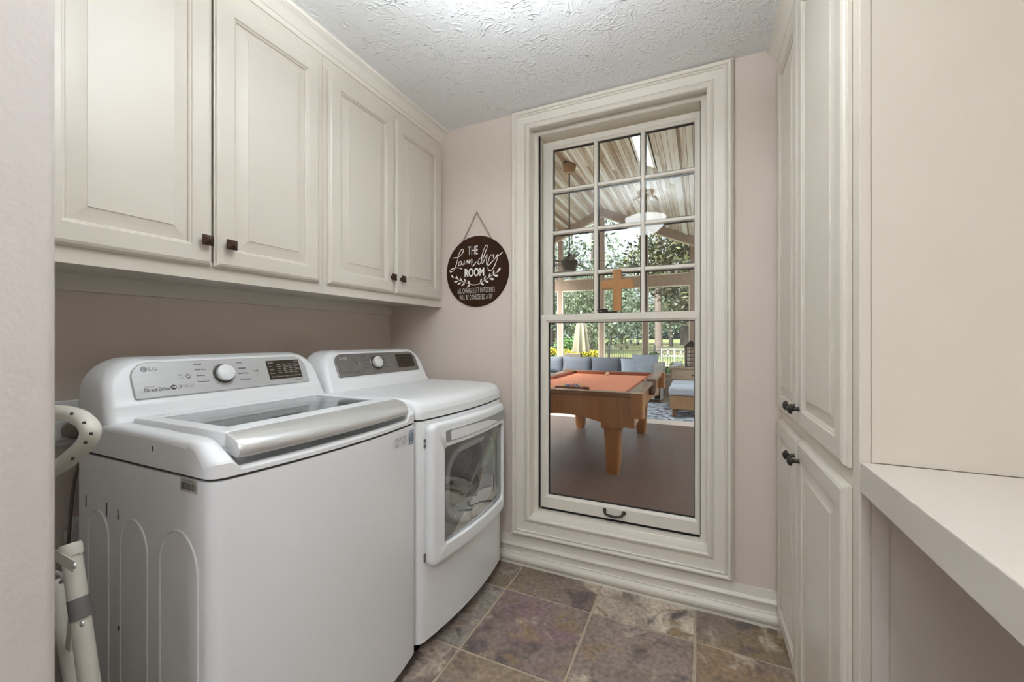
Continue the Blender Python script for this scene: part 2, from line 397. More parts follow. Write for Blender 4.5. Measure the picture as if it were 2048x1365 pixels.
# jamb liner, stepping in to the sash tracks; the sill slopes up
def jl(i, d, bo=0): return [fnW(-.824+i, .257+i*.6+bo, d), fnW(.032-i, .257+i*.6+bo, d), fnW(.032-i, 2.346-i, d), fnW(-.824+i, 2.346-i, d)]
mb.loft([jl(-.012,.012), jl(0,.011), jl(.002,-.045,.012), jl(.004,-.048,.014), jl(.026,-.048,.015), jl(.028,-.052,.013), jl(.030,-.150,.012), jl(-.012,-.152,0)], False, False)
mb.build('jamb', TRIM, win, smooth=True, ang=25)
mb = MB()
for xa, xb in ((-.7935,-.788),(.002,.0065)): mb.box(xa, xb, YW+.052, YW+.062, .30, 2.315)
mb.box(-.786, .000, YW+.070, YW+.095, .286, .2985)
mb.build('track_gap_shade', GAP, win)  # black strips standing in for shade in the gaps around the sash
def sash(name, x0, x1, z0, z1, gx0, gx1, gz0, gz1, yf, th, vb, hb):
    mb = MB()
    # four members with a moulded inner edge
    fn = lambda a, b, c: (a, yf-c, b)
    outer = lambda d: [fn(x0,z0,d), fn(x1,z0,d), fn(x1,z1,d), fn(x0,z1,d)]
    inner = lambda e, d: [fn(gx0-e,gz0-e,d), fn(gx1+e,gz0-e,d), fn(gx1+e,gz1+e,d), fn(gx0-e,gz1+e,d)]
    mb.loft([inner(0,-th), outer(-th), outer(-.002), [fn(x0+.002,z0+.002,0), fn(x1-.002,z0+.002,0), fn(x1-.002,z1-.002,0), fn(x0+.002,z1-.002,0)], inner(.012,0), inner(.010,-.003), inner(.004,-.006), inner(0,-.010), inner(0,-th)], False, False)
    s = mb.build(name, TRIM, win, smooth=True, ang=25)
    xs = [gx0]+vb+[gx1]; zs = [gz0]+hb+[gz1]; hw = .011
    for x in vb:
        m2 = MB(); m2.prism([(-hw,.012),(-hw*.55,.003),(hw*.55,.003),(hw,.012),(hw,.024),(-hw,.024)], lambda a, b, c: (x+a, yf+b, c), gz0, gz1); m2.build('muntin', TRIM, s, smooth=True, ang=25)
    for z in hb:
        for i in range(len(xs)-1):
            m2 = MB(); m2.prism([(-hw,.012),(-hw*.55,.003),(hw*.55,.003),(hw,.012),(hw,.024),(-hw,.024)], lambda a, b, c: (c, yf+b, z+a), xs[i]+(hw if i else 0), xs[i+1]-(hw if i < len(xs)-2 else 0)); m2.build('muntin', TRIM, s, smooth=True, ang=25)
    for i in range(len(xs)-1):
        for j in range(len(zs)-1):
            bx(xs[i], xs[i+1], yf+.0155, yf+.0185, zs[j], zs[j+1]).build('pane', GLASS, s)
            e_ = .0115; m2 = MB(); pa_, pb_, qa_, qb_ = xs[i]+(e_ if i else 0), xs[i+1]-(e_ if i < len(xs)-2 else 0), zs[j]+(e_ if j else 0), zs[j+1]-(e_ if j < len(zs)-2 else 0); w_ = .0035
            m2.box(pa_, pa_+w_, yf+.019, yf+.033, qa_, qb_).box(pb_-w_, pb_, yf+.019, yf+.033, qa_, qb_).box(pa_+w_, pb_-w_, yf+.019, yf+.033, qa_, qa_+w_).box(pa_+w_, pb_-w_, yf+.019, yf+.033, qb_-w_, qb_)
            m2.build('glazing_spacer', GAP, s)  # black spacer strips, with the pane-edge shade put into their colour
    return s
us = sash('upper_sash', -.789, .004, 1.302, 2.298, -.735, -.022, 1.347, 2.256, YW+.104, .034, [-.497,-.259], [2.027,1.797,1.567])
ls = sash('lower_sash', -.792, .005, .299, 1.346, -.748, -.020, .368, 1.302, YW+.064, .034, [], [])
def pull(name, xc, z, parent):
    m2 = MB()
    pth = smooth_path([(xc-.048,YW+.060,z),(xc-.045,YW+.046,z-.002),(xc-.035,YW+.038,z-.010),(xc,YW+.034,z-.015),(xc+.035,YW+.038,z-.010),(xc+.045,YW+.046,z-.002),(xc+.048,YW+.060,z)], 5)
    m2.tube(pth, .0066, 8)
    for s_ in (-1, 1): m2.lathe([(.0,-.001),(.010,-.001),(.010,.003),(.006,.006),(0,.006)], (xc+s_*.048, YW+.063, z), (0,-1,0), n=12)
    return m2.build(name, IRON, parent, smooth=True, label='dark iron sash pull')
pull('pull_handle', -.392, .341, ls)
m2 = MB(); m2.obox((-.425,YW+.078,1.350), (.042,0,0), (0,.014,0), (0,0,.004)).lathe([(.014,0),(.014,.010),(.008,.014),(0,.014)], (-.44,YW+.074,1.354), n=14).tube([(-.44,YW+.074,1.362),(-.46,YW+.062,1.364),(-.478,YW+.060,1.362)], [.006,.005,.004], 8)
m2.build('sash_lock', IRON, win, smooth=True, label='dark metal sash lock on meeting rail')

# wooden cross standing on the meeting rail
def on_y(u, v, Y):
    f, h, a = 817.5, 678, math.atan(375/817.5); r = (u-1024)/f
    d = Vector((-math.sin(a)+math.cos(a)*r, math.cos(a)+math.sin(a)*r, (h-v)/f))
    return d*(Y/d.y)+Vector((0,0,CAM_H))
cyf = YW+.066
zb, zt = 1.3545, 1.567; xc = -.379; hw = .0215; aw = .079; za, zb2 = 1.468, 1.514
def rc(cx, cy, r, a0): return [(cx+r*math.cos(a0+PI/2*k/4), cy+r*math.sin(a0+PI/2*k/4)) for k in range(5)]
r = .008
out = [(xc-hw,zb),(xc+hw,zb),(xc+hw,za)]+rc(xc+aw-r,za+r,r,-PI/2)+rc(xc+aw-r,zb2-r,r,0)+[(xc+hw,zb2)]+rc(xc+hw-r,zt-r,r,0)+rc(xc-hw+r,zt-r,r,PI/2)+[(xc-hw,zb2)]+rc(xc-aw+r,zb2-r,r,PI/2)+rc(xc-aw+r,za+r,r,PI)+[(xc-hw,za)]
mb = MB(); mb.org = (xc, cyf+.01, zb); mb.prism(out, lambda a, b, c: (a, c, b), cyf, cyf+.022)
c = mb.build('wooden_cross', CROSSW, bevel=.002); tag(c, 'honey brown wooden cross standing on the window meeting rail', 'cross')

# ================================================================== CABINETS
def door(parent, a0, a1, b0, b1, fn, knob=None, kstyle='pyramid'):
    mb = MB(); mb.rings((a0,a1,b0,b1), [(.002,0),(0,.001),(0,.009),(.003,.0105),(.0035,.013),(.006,.0165),(.010,.0185),(.013,.020),(.056,.020),(.058,.0185),(.0585,.016),(.0615,.0155),(.065,.013),(.066,.010),(.066,.004)], fn, close=True)
    d = mb.build('door', CREAM, parent, smooth=True, ang=22)
    mb = MB(); mb.rings((a0,a1,b0,b1), [(.0665,.0042),(.0665,.009),(.072,.0098),(.100,.0162),(.1025,.0168),(.1028,.0185)], fn)
    mb.build('raised_panel', CREAM, d, smooth=True, ang=15)
    if knob:
        ka, kb = knob; m2 = MB(); s = .0155
        if kstyle == 'pyramid':
            sq = lambda h, c: [fn(ka-h,kb-h,c), fn(ka+h,kb-h,c), fn(ka+h,kb+h,c), fn(ka-h,kb+h,c)]
            m2.loft([sq(.007,.0198), sq(.006,.030), sq(.012,.034), sq(s,.036), sq(s,.040), sq(.001,.049)])
        else:
            m2.loft([[fn(ka+r_*math.cos(2*PI*k/16), kb+r_*math.sin(2*PI*k/16), c_) for k in range(16)] for r_, c_ in ((.008,.0198),(.0065,.024),(.0055,.036),(.010,.039),(.0155,.041),(.0165,.044),(.015,.048),(.010,.052),(.004,.054))])
        m2.build('knob', BRONZE if kstyle == 'pyramid' else IRON, d, smooth=(kstyle != 'pyramid'), label='dark bronze knob')
    return d
XC = -1.391
fnL = lambda a, b, c: (XC+c, a, b)
def wall_cab(y0, y1, doors, label):
    t = thing('wall_cabinet', (XL, (y0+y1)/2, 1.365), label, 'cabinet', 'cream wall cabinets over the laundry machines')
    mb = MB(); e = .0006
    mb.box(XL+.001, XC-.019, y0+e, y0+.019, 1.418, 2.385).box(XL+.001, XC-.019, y1-.019, y1-e, 1.418, 2.385).box(XL+.001, XC-.019, y0+.019, y1-.019, 1.418, 1.434).box(XL+.001, XC-.019, y0+.019, y1-.019, 2.37, 2.385).box(XL+.001, XL+.008, y0+.019, y1-.019, 1.434, 2.37)
    mb.build('carcass', CREAM, t)
    mb = MB()
    mb.box(XC-.019, XC, y0+e, y1-e, 1.399, 1.455).box(XC-.019, XC, y0+e, y1-e, 2.295, 2.385)
    for ya, yb in ((y0+e, y0+.025), (y1-.025, y1-e)): mb.box(XC-.019, XC, ya, yb, 1.455, 2.295)
    mb.build('face_frame', CREAM, t)
    bx(XL+.001, XL+.02, y0+e, y1-e, 1.365, 1.418).build('hanging_rail', CREAM, t)
    for (ya, yb, k) in doors: door(t, ya, yb, 1.440, 2.316, fnL, k)
    return t
wall_cab(YS, 1.186, [(.378,.767,(.742,1.514)), (.774,1.163,(.812,1.514))], 'cream wall cabinet above the washer, nearest the viewer')
cabB = wall_cab(1.186, YW-.001, [(1.206,1.602,(1.575,1.516)), (1.609,2.003,(1.645,1.516))], 'cream wall cabinet above the dryer, beside the round sign')
# crown mouldings
def crown(name, x0, sgn, y0, y1, zb, label):
    pr = [(0,zb),(.006,zb),(.009,zb+.006),(.010,zb+.016),(.015,zb+.019),(.017,zb+.024),(.022,zb+.030),(.028,zb+.041),(.037,zb+.05),(.043,zb+.053),(.043,zb+.056),(.049,zb+.058),(.049,ZC-.0005),(0,ZC-.0005)]
    mb = MB(); mb.prism(pr, lambda a, b, c: (x0+sgn*a, c, b), y0, y1)
    return tag(mb.build(name, TRIM, smooth=True, ang=25), label, 'crown moulding', kind='structure')
crown('trim_2', XC-.001, 1, YS, YW-.001, 2.366, 'cream crown moulding above the wall cabinets')
bx(XL+.001, XC-.002, YS+.001, YW-.001, 2.3855, ZC-.001).build('top_filler', CREAM, cabB)

# tall cabinet on the right
XF = .311; YN = 1.104
fnR = lambda a, b, c: (XF-c, a, b)
t = thing('pantry_cabinet', (.63, 1.565, 0), 'tall cream pantry cabinet with two upper and two lower doors', 'cabinet')
mb = MB(); mb.box(XF+.019, XR-.001, YN+.004, YN+.022, .0005, 2.385).box(XF+.019, XR-.001, YW-.02, YW-.002, .0005, 2.385).box(XR-.008, XR-.001, YN+.022, YW-.02, .0005, 2.385).box(XF+.019, XR-.008, YN+.022, YW-.02, .92, .938).box(XF+.019, XR-.008, YN+.022, YW-.02, 2.36, 2.385).box(XF+.019, XR-.008, YN+.022, YW-.02, .05, .068)
mb.build('carcass', CREAM, t)
mb = MB(); mb.box(XF, XF+.019, YN, YN+.045, .0005, 2.385).box(XF, XF+.019, YW-.035, YW-.002, .0005, 2.385).box(XF, XF+.019, YN+.045, YW-.035, .86, .96).box(XF, XF+.019, YN+.045, YW-.035, 2.30, 2.385).box(XF, XF+.019, YN+.045, YW-.035, .0005, .09).box(XF, XF+.019, 1.59, 1.64, .09, .8595).box(XF, XF+.019, 1.59, 1.64, .9605, 2.2995)
mb.build('face_frame', CREAM, t, bevel=.0015)
bx(XF+.02, XR-.002, YN-.0006, YN+.0036, .953, 2.384).build('upper_side_panel', CREAM, t)
bx(XF+.02, XR-.002, YN-.0006, YN+.0036, .0006, .886).build('lower_side_panel', UNDER, t)
bx(XF+.0205, XF+.048, YN-.0022, YN-.0007, .0006, .885).build('edge_strip', UNDER, t)
for (z0, z1, kz) in ((.926, 2.338, .988), (.062, .884, .820)):
    door(t, 1.146, 1.611, z0, z1, fnR, (1.578, kz), 'round'); door(t, 1.617, 2.006, z0, z1, fnR, (1.652, kz), 'round')
bx(XF+.001, XR-.002, YN+.001, YW-.002, 2.3852, ZC-.001).build('top_filler', CREAM, t)
crown('trim_3', XF+.0005, -1, YN, YW-.001, 2.366, 'cream crown moulding above the tall pantry cabinet')
# counter
t = thing('counter', (.63, .1, .887), 'thick cream painted counter against the tall cabinet', 'counter')
bx(XF+.001, XR-.002, -.95, YN-.003, .8875, .952).build('countertop', CTOP, t, bevel=.002)
bx(XR-.03, XR-.002, -.95, YN-.003, .80, .8873).build('wall_cleat', UNDER, t)
bx(XF+.03, XR-.03, -.95, -.93, .0005, .8873).build('end_panel', UNDER, t)

# semi-flush bowl lamp over the laundry floor (its reflection shows in the upper panes) and an unseen fill lamp added behind the viewer to soften the light
ALAB = emit_mat('lit_alabaster', (.92,.97,1.0,1), LAMP_BOWL)
def bowl_lamp(x, y, power, label):
    t = thing('ceiling_lamp', (x, y, ZC), label, 'lamp')
    MB().lathe([(.065,-.0005),(.065,-.02),(.03,-.035),(.0,-.035)], (x,y,ZC), n=28).build('canopy', BRONZE, t, smooth=True)
    MB().tube([(x,y,ZC-.03),(x,y,ZC-.22)], .009, 10).build('stem', BRONZE, t, smooth=True)
    for k in range(3):
        a = 2*PI*k/3+.4; d = Vector((math.cos(a), math.sin(a), 0)); c = Vector((x,y,ZC))
        MB().tube(smooth_path([c+Vector((0,0,-.06)), c+d*.04+Vector((0,0,-.045)), c+d*.10+Vector((0,0,-.075)), c+d*.135+Vector((0,0,-.14)), c+d*.155+Vector((0,0,-.215))], 5), .006, 8).build('scroll_arm', BRONZE, t, smooth=True)
    MB().lathe([(.165,-.22),(.160,-.245),(.135,-.295),(.09,-.335),(.04,-.355),(0,-.358)], (x,y,ZC), n=36, cap=False).build('bowl', ALAB, t, smooth=True)
    MB().lathe([(.0,-.356),(.012,-.36),(.008,-.375),(0,-.38)], (x,y,ZC), n=12).build('finial', BRONZE, t, smooth=True)
    ld = bpy.data.lights.new('bulb_light', 'POINT'); ld.shadow_soft_size = .05; ld.energy = LAMP_BULB; ld.color = (.84, .925, 1.0)
    lo = bpy.data.objects.new('bulb_light', ld); COL.objects.link(lo); lo.parent = t; lo.location = (0,0,-.262)
    return t
def ceiling_lamp(x, y, power, label):
    t = thing('ceiling_lamp', (x, y, ZC), label, 'lamp')
    MB().lathe([(.17,-.0005),(.17,-.018),(.155,-.03),(.0,-.03)], (x,y,ZC), n=32).build('base', TRIM, t, smooth=True)
    MB().lathe([(.150,-.03),(.150,-.045),(.130,-.075),(.085,-.098),(.03,-.108),(0,-.109)], (x,y,ZC), n=32).build('shade', emit_mat('fill_lamp_glass', (1,.95,.88,1), 3.0), t, smooth=True)
    ld = bpy.data.lights.new('fill_light', 'AREA'); ld.shape = 'DISK'; ld.size = .34; ld.energy = power; ld.color = (.84, .925, 1.0)
    lo = bpy.data.objects.new('fill_light', ld); COL.objects.link(lo); lo.parent = t; lo.location = (0,0,-.125)
    return t
bowl_lamp(-.41, .74, LAMP_BOWL, 'alabaster bowl lamp hanging above the laundry floor, mirrored in the upper panes')
ceiling_lamp(.16, -1.1, FILL_HALL, 'added fill lamp, round and frosted, unseen behind the viewer')

# ================================================================== WASHER AND DRYER
def xfront(y, y0, y1, bulge=.035, r=.028, xb0=-.947):
    c = (y0+y1)/2; h = (y1-y0)/2
    x = xb0+bulge*(1-((y-c)/h)**2)
    e = min(y-y0, y1-y)
    if e < r: x -= r-math.sqrt(max(0, r*r-(r-e)**2))
    return x
def ysamples(y0, y1, r=.028, n=16):
    e = [r*(1-math.cos(PI/2*k/5)) for k in range(6)]
    return [y0+k for k in e]+[y0+r+(y1-y0-2*r)*i/n for i in range(1, n)]+[y1-k for k in e[::-1]]
XBK = -1.55
def body(t, y0, y1, hole=None):
    ys = ysamples(y0, y1)
    mb = MB(); z0, z1 = .072, .904
    if not hole:
        loop = [(xfront(y, y0, y1), y) for y in ys]+[(XBK, y1), (XBK, y0)]
        mb.loft([[(x, y, z0) for x, y in loop], [(x, y, z1) for x, y in loop]])
    else:
        loop = [(xfront(y, y0, y1), y) for y in ys]
        r = .03
        # sides, back, bottom, top
        ya, yb = ys[6], ys[-7]
        left = [(x, y) for x, y in loop if y <= ya+1e-6]; right = [(x, y) for x, y in loop if y >= yb-1e-6]
        side = right+[(XBK, y1), (XBK, y0)]+left
        mb.loft([[(x, y, z0) for x, y in side], [(x, y, z1) for x, y in side]], False, False, closed=False)
        full = loop+[(XBK, y1), (XBK, y0)]
        for z in (z0, z1): mb.add([(x, y, z) for x, y in full], [tuple(range(len(full)))])
        hy0, hy1, hz0, hz1, hr = hole
        inner = rrect(hy0, hy1, hz0, hz1, hr, 6, 6)
        cy, cz = (hy0+hy1)/2, (hz0+hz1)/2
        outer = []
        for (y, z) in inner:
            dy, dz = y-cy, z-cz
            k = min((yb-cy)/dy if dy > 1e-9 else (ya-cy)/dy if dy < -1e-9 else 9e9, (z1-cz)/dz if dz > 1e-9 else (z0-cz)/dz if dz < -1e-9 else 9e9)
            outer.append((cy+dy*k, cz+dz*k))
        loops = []
        for s in (0, .25, .5, .75, 1):
            loops.append([(xfront(o[0]+(i[0]-o[0])*s, y0, y1), o[0]+(i[0]-o[0])*s, o[1]+(i[1]-o[1])*s) for o, i in zip(outer, inner)])
        mb.loft(loops, False, False)
        # corner fillers between radial outer loop and the rectangle corners
        for (yy, zz) in ((ya,z0),(yb,z0),(yb,z1),(ya,z1)):
            near = [p for p in outer]
            oy = [p for p in outer if abs(p[0]-yy) < 1e-6]; oz = [p for p in outer if abs(p[1]-zz) < 1e-6]
            if oy and oz:
                p = min(oy, key=lambda q: abs(q[1]-zz)); q = min(oz, key=lambda q: abs(q[0]-yy))
                X = lambda a: xfront(a, y0, y1)
                mb.add([(X(yy),yy,zz),(X(p[0]),p[0],p[1]),(X(q[0]),q[0],q[1])], [(0,1,2)])
    mb.build('cabinet', WHITE, t, smooth=True, ang=30)
    # dark recessed seam between cabinet and top
    loop = [(xfront(y, y0+.006, y1-.006, xb0=-.954), y) for y in ysamples(y0+.006, y1-.006)]+[(XBK+.01, y1-.006), (XBK+.01, y0+.006)]
    MB().loft([[(x, y, .904) for x, y in loop], [(x, y, .911) for x, y in loop]]).build('seam', SEAM, t)
    for yy in (y0+.07, y1-.07):
        for xx in (-1.02, XBK+.07): MB().lathe([(.022,.0006),(.022,.016),(.010,.02),(.010,.073)], (xx,yy,0), n=12).build('foot', GAP, t, smooth=True)
    # skirt bottom panel, black to stand in for the shade underneath
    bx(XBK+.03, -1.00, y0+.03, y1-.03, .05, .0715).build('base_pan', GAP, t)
def cover(t, y0, y1, prof, scoop=None, lid=None):
    ys = set(ysamples(y0, y1, n=22)); 
    if lid: 
        for v in (lid[2]-.004, lid[2]+.004, lid[3]-.004, lid[3]+.004, lid[4], lid[4]+.001, lid[5], lid[5]-.001): ys.add(v)
        for k in range(9):
            ys.add(lid[2]-.012+.024*k/8); ys.add(lid[3]-.012+.024*k/8)
    ys = sorted(ys)
    dfs = [0,.002,.005,.009,.014,.02,.027,.035,.045,.056,.07,.085,.1,.12,.14,.17,.2,.25,.3,.35,.4,.45,.5,.55]
    xb = XBK
    grid = []; NX = 0
    xsl = None
    for y in ys:
        xf = xfront(y, y0, y1); row = []
        pts = [xf-d for d in dfs if xf-d > xb+.1]
        # common back points
        e = min(y-y0, y1-y)
        drop = .015*(1-math.sqrt(max(0, 1-(1-min(e/.014, 1))**2)))
        n = 16
        cols = [xf-d*(xf+1.034)/.1 for d in dfs[:13]] if lid else [xf-d for d in dfs[:13]]
        last = cols[-1]
        if lid: rest = [-1.038, -1.040, -1.20, -1.358, -1.360, -1.41, xb]
        else: rest = [-1.12, -1.2, -1.3, -1.4, xb]
        cols += rest
        for ci, x in enumerate(cols):
            d = dfs[ci] if ci < 13 else xf-x
            z = interp(d, prof)
            if scoop:
                k = sstep(y, lid[2]-.012, lid[2]+.012)*(1-sstep(y, lid[3]-.012, lid[3]+.012))
                z2 = interp(d, scoop)
                z = z+(z2-z)*k
                if lid[4] < y < lid[5] and -1.359 < x < -1.039: z = .930
            row.append((x, y, z-drop))
        grid.append(row)
    nx = len(grid[0]); ny = len(grid)
    vs = [p for r in grid for p in r]
    fs = [(i*nx+j, i*nx+j+1, (i+1)*nx+j+1, (i+1)*nx+j) for i in range(ny-1) for j in range(nx-1)]
    mb = MB(); mb.add(vs, fs)
    # skirt
    per = [(0, j) for j in range(nx-1, -1, -1)]+[(i, 0) for i in range(1, ny)]+[(ny-1, j) for j in range(1, nx)]
    top = [grid[i][j] for i, j in per]; bot = [(p[0], p[1], .911) for p in top]
    mb.loft([top, bot], False, False, closed=False)
    me = bmesh.new()
    o = mb.build('top_cover', WHITE2, t, smooth=True, ang=40)
    return o
CP0 = Vector((-1.424, 0, 1.040)); CUP = Vector((-.40, 0, .9165)).normalized(); CN = Vector((.9165, 0, .40)).normalized()
def console(t, y0, y1, panel_mat, texts, dark=False):
    zt, zb, r = 1.160, .984, .085
    fx = [(.984,-1.392),(.992,-1.400),(1.004,-1.408),(1.02,-1.414),(1.034,-1.418),(1.040,-1.4245),(1.15,-1.4725),(1.165,-1.479)]
    zs = [.984,.988,.992,.998,1.004,1.012,1.02,1.028,1.034,1.040,1.05,1.06]+[zt-r+r*math.sin(PI/2*k/14) for k in range(0, 15)]
    rows = []
    for z in zs:
        k = max(0, (z-(zt-r))/r); hw = (y1-y0)/2 - r*1.05*(1-math.sqrt(max(0, 1-k*k))) - .012*max(0, (z-zb)/(zt-zb))
        yc = (y0+y1)/2
        zi = zb+(z-zb)*.955
        flare = .010*max(0, 1-(z-zb)/.03)
        rows.append([(-1.575, yc-hw, z), (-1.56, yc-hw, z), (interp(z, fx)-.030, yc-hw-0*flare, z), (interp(z, fx)-.012, yc-hw+.003, z-(z-zi)*.25), (interp(zi, fx)-.002, yc-hw+.012, zi), (interp(zi, fx), yc-hw+.022, zi),
                     (interp(zi, fx), yc+hw-.022, zi), (interp(zi, fx)-.002, yc+hw-.012, zi), (interp(z, fx)-.012, yc+hw-.003, z-(z-zi)*.25), (interp(z, fx)-.030, yc+hw, z), (-1.56, yc+hw, z), (-1.575, yc+hw, z)])
    mb = MB(); mb.loft(rows, True, True)
    cons = mb.build('console', WHITE2, t, smooth=True, ang=50)
    # tilted control panel
    pf = lambda a, b, c: tuple(CP0+CUP*b+CN*(c+.0008)+Vector((0, a, 0)))
    pa, pb = y0+.066, y1-.066
    mb = MB(); ol = rrect(pa, pb, .004, .113, (.006,.006,.045,.045), 8)
    cy = (pa+pb)/2
    sh = lambda d: [(cy+(a-cy)*(1-d/.3), .058+(b-.058)*(1-d/.055)) for a, b in ol]
    mb.loft([[pf(a,b,0) for a, b in ol], [pf(a,b,.0035) for a, b in ol], [pf(a,b,.0055) for a, b in sh(.002)]])
    mb.build('control_panel', panel_mat, cons, smooth=True, ang=30)
    L = pb-pa
    ps = lambda a, b, c: pf(pa+a*L, b, c+.0055)
    # knob with recessed ring
    kc = ps(.435, .060, 0); kax = CN
    ring = MB(); ring.lathe([(.036,0),(.0375,.002),(.0355,.0035),(.033,.001),(.033,.0002)], kc, kax, n=36)
    ring.build('knob_ring', SILVER if not dark else PANEL_D, cons, smooth=True)
    MB().lathe([(.0325,.0003),(.0325,.0011),(0,.0011)], kc, kax, n=36).build('knob_well', pm('well_grey', S(96,92,88), .35, metal=.5), cons, smooth=True)
    MB().lathe([(.023,.0012),(.023,.005),(.0265,.008),(.0275,.016),(.0268,.021),(.022,.0245),(.0,.0255)], kc, kax, n=36).build('knob', WHITE2 if not dark else pm('knob_grey', S(214,216,214), .3), cons, smooth=True, label='round white selector knob')
    # display
    d0, d1 = .712, .952
    m2 = MB(); m2.loft([[ps(*p) for p in ((d0,.024,.0002),(d1,.024,.0002),(d1,.098,.0002),(d0,.098,.0002))], [ps(*p) for p in ((d0,.024,.0012),(d1,.024,.0012),(d1,.098,.0012),(d0,.098,.0012))]])
    m2.build('display', BLACK, cons)
    fD = lambda a, b, c: ps(.712+(a-.725)*1.143, .024+(b-.032)*1.19, c+.0013)
    return cons, ps, fD
WY0, WY1, DY0, DY1 = .525, 1.222, 1.232, 1.927
# ---- washer
wt = thing('washing_machine', (-1.25, .873, 0), 'white top-load washing machine with silver lid handle and control panel', 'washing machine')
body(wt, WY0, WY1)
lidY0, lidY1 = .578, 1.160
cover(wt, WY0, WY1, [(0,.941),(.003,.947),(.010,.952),(.045,.975),(.055,.981),(.07,.985),(.1,.989),(.2,.990)], [(0,.921),(.006,.927),(.014,.929),(.022,.926),(.035,.918),(.06,.912),(.1,.912),(.13,.92),(.15,.978),(.2,.985)], (0,0,lidY0-.004,lidY1+.004,.612,1.128))
# lid: white frame, glass, silver handle
mb = MB(); gx0, gx1, gy0, gy1 = -1.352, -1.046, .618, 1.122
o_ = lambda e, z: rrect(-1.398+e, -.990-e, lidY0+e, lidY1-e, .012, 4)
i_ = lambda e, z: rrect(gx0-e, gx1+e, gy0-e, gy1+e, .010, 4)
P = lambda l, z: [(a, b, z) for a, b in l]
mb.loft([P(i_(0,0),.968), P(o_(0,0),.968), P(o_(0,0),.997), P(o_(.002,0),1.0), P(i_(.004,0),1.001), P(i_(0,0),.9975), P(i_(0,0),.968)], False, False)
lid = mb.build('lid', WHITE2, wt, smooth=True, ang=35)
bx(gx0, gx1, gy0, gy1, .992, .996).build('lid_glass', LIDGL, lid)
pr = [(-.988,.9995),(-.962,.9945),(-.940,.9885),(-.926,.982),(-.9175,.974),(-.9135,.965),(-.914,.956),(-.919,.949),(-.93,.945),(-.962,.952),(-.988,.965)]
loops = []
for k, y in enumerate([lidY0, lidY0+.004, lidY0+.012]+[lidY0+.012+(lidY1-lidY0-.024)*i/14 for i in range(1, 14)]+[lidY1-.012, lidY1-.004, lidY1]):
    e = min(y-lidY0, lidY1-y); s = 1-.07*(1-min(e/.012, 1))**2
    bl = .034*(1-((y-(WY0+WY1)/2)/.35)**2)-.028
    loops.append([(-.988+(x+.988)*s+bl*max(0, (x+.988)/.073), y, .965+(z-.965)*s) for x, z in pr])
mb = MB(); mb.loft(loops); mb.build('lid_handle', SILVER, lid, smooth=True, ang=40, label='brushed silver lid handle bar')
# things seen under the lid glass
GREYP = pm('tub_grey', S(168,168,166), .5)
mb = MB(); mb.box(-1.335, -1.24, .66, 1.08, .931, .944); mb.build('dispenser_tray', GREYP, wt, bevel=.004)
for yy in (.735, .985): MB().lathe([(.032,0),(.032,.004),(.026,.005),(.024,.002),(0,.002)], (-1.285,yy,.9445), n=24).build('dispenser_cap', PANEL_D, wt, smooth=True)
mb = MB(); mb.lathe([(.235,.931),(.235,.940),(.20,.944),(.19,.935),(.185,.931)], (-1.20,.87,0), n=8) if False else mb.box(-1.22, -1.06, .70, 1.06, .931, .938)
mb.build('tub_ring', GREYP, wt, bevel=.003)
cons, ps, fD = console(wt, WY0+.004, WY1-.004, PANEL, None)
INKS = INK
def tx(s, a0, a1, b0, b1, mat, fn=None, c=cons, **k):
    k.setdefault('thick', .014)
    return text_mesh('lettering', s, (a0,a1,b0,b1), fn or ps, mat, c, **k)
MB().lathe([(.0085,.0001),(.0085,.0006),(0,.0006)], ps(.058,.092,0), CN, n=24).build('emblem', INK_L, cons)
tx('LG', .078, .116, .086, .098, INK_L); tx('L', .0535, .0570, .088, .096, INK_W)
tx('INVERTER', .044, .088, .036, .0395, INK_L)
tx('Direct Drive', .042, .150, .022, .033, INKS)
m2 = MB(); m2.lathe([(.0075,.0001),(.0075,.0006),(0,.0006)], ps(.170,.030,0), CN, n=20); m2.build('emblem', INKS, cons); tx('6M', .1605, .1795, .0275, .0325, INK_W, fn=lambda a, b, c: ps(a, b, c+.0006))
for a in (.190, .218, .246):
    m2 = MB()
    for q in ((a,a+.025,.024,.0245),(a,a+.025,.0365,.037),(a,a+.0008,.024,.037),(a+.0242,a+.025,.024,.037)):
        m2.add([ps(q[0],q[2],.0004),ps(q[1],q[2],.0004),ps(q[1],q[3],.0004),ps(q[0],q[3],.0004)], [(0,1,2,3)])
    m2.build('icon_frame', INK_L, cons)
tx('S', .197, .208, .027, .034, INKS); tx('@', .224, .237, .027, .034, INK_L); tx('~', .252, .266, .029, .032, INK_L)
m2 = MB(); m2.ribbon([(.250+.0110*math.sin(a), .0615+.0062*math.cos(a)) for a in [.6+k*(2*PI-1.2)/16 for k in range(17)]], .0024, ps, .0005); m2.ribbon([(.250,.0625),(.250,.070)], .003, ps, .0005); m2.build('power_icon', INKS, cons)
tx('My', .205, .222, .062, .070, INK_L); tx('cycle', .204, .226, .0555, .059, INK_L)
for s_, a0, a1, b in (('Normal',.290,.328,.096),('Heavy Duty',.288,.346,.077),('Bedding',.290,.334,.057),('Waterproof',.288,.350,.036)): tx(s_, a0, a1, b, b+.0065, INKS)
for s_, a0, a1, b in (('Towels',.520,.556,.094),('Delicates',.526,.574,.074),('Speed Wash',.520,.582,.054),('Downloaded',.520,.588,.032)): tx(s_, a0, a1, b, b+.0065, INKS)
m2 = MB(); m2.add([ps(.622,.058,.0005),ps(.633,.0625,.0005),ps(.622,.067,.0005)], [(0,1,2)])
for a in (.636,.643): m2.add([ps(a,.058,.0005),ps(a+.0035,.058,.0005),ps(a+.0035,.067,.0005),ps(a,.067,.0005)], [(0,1,2,3)])
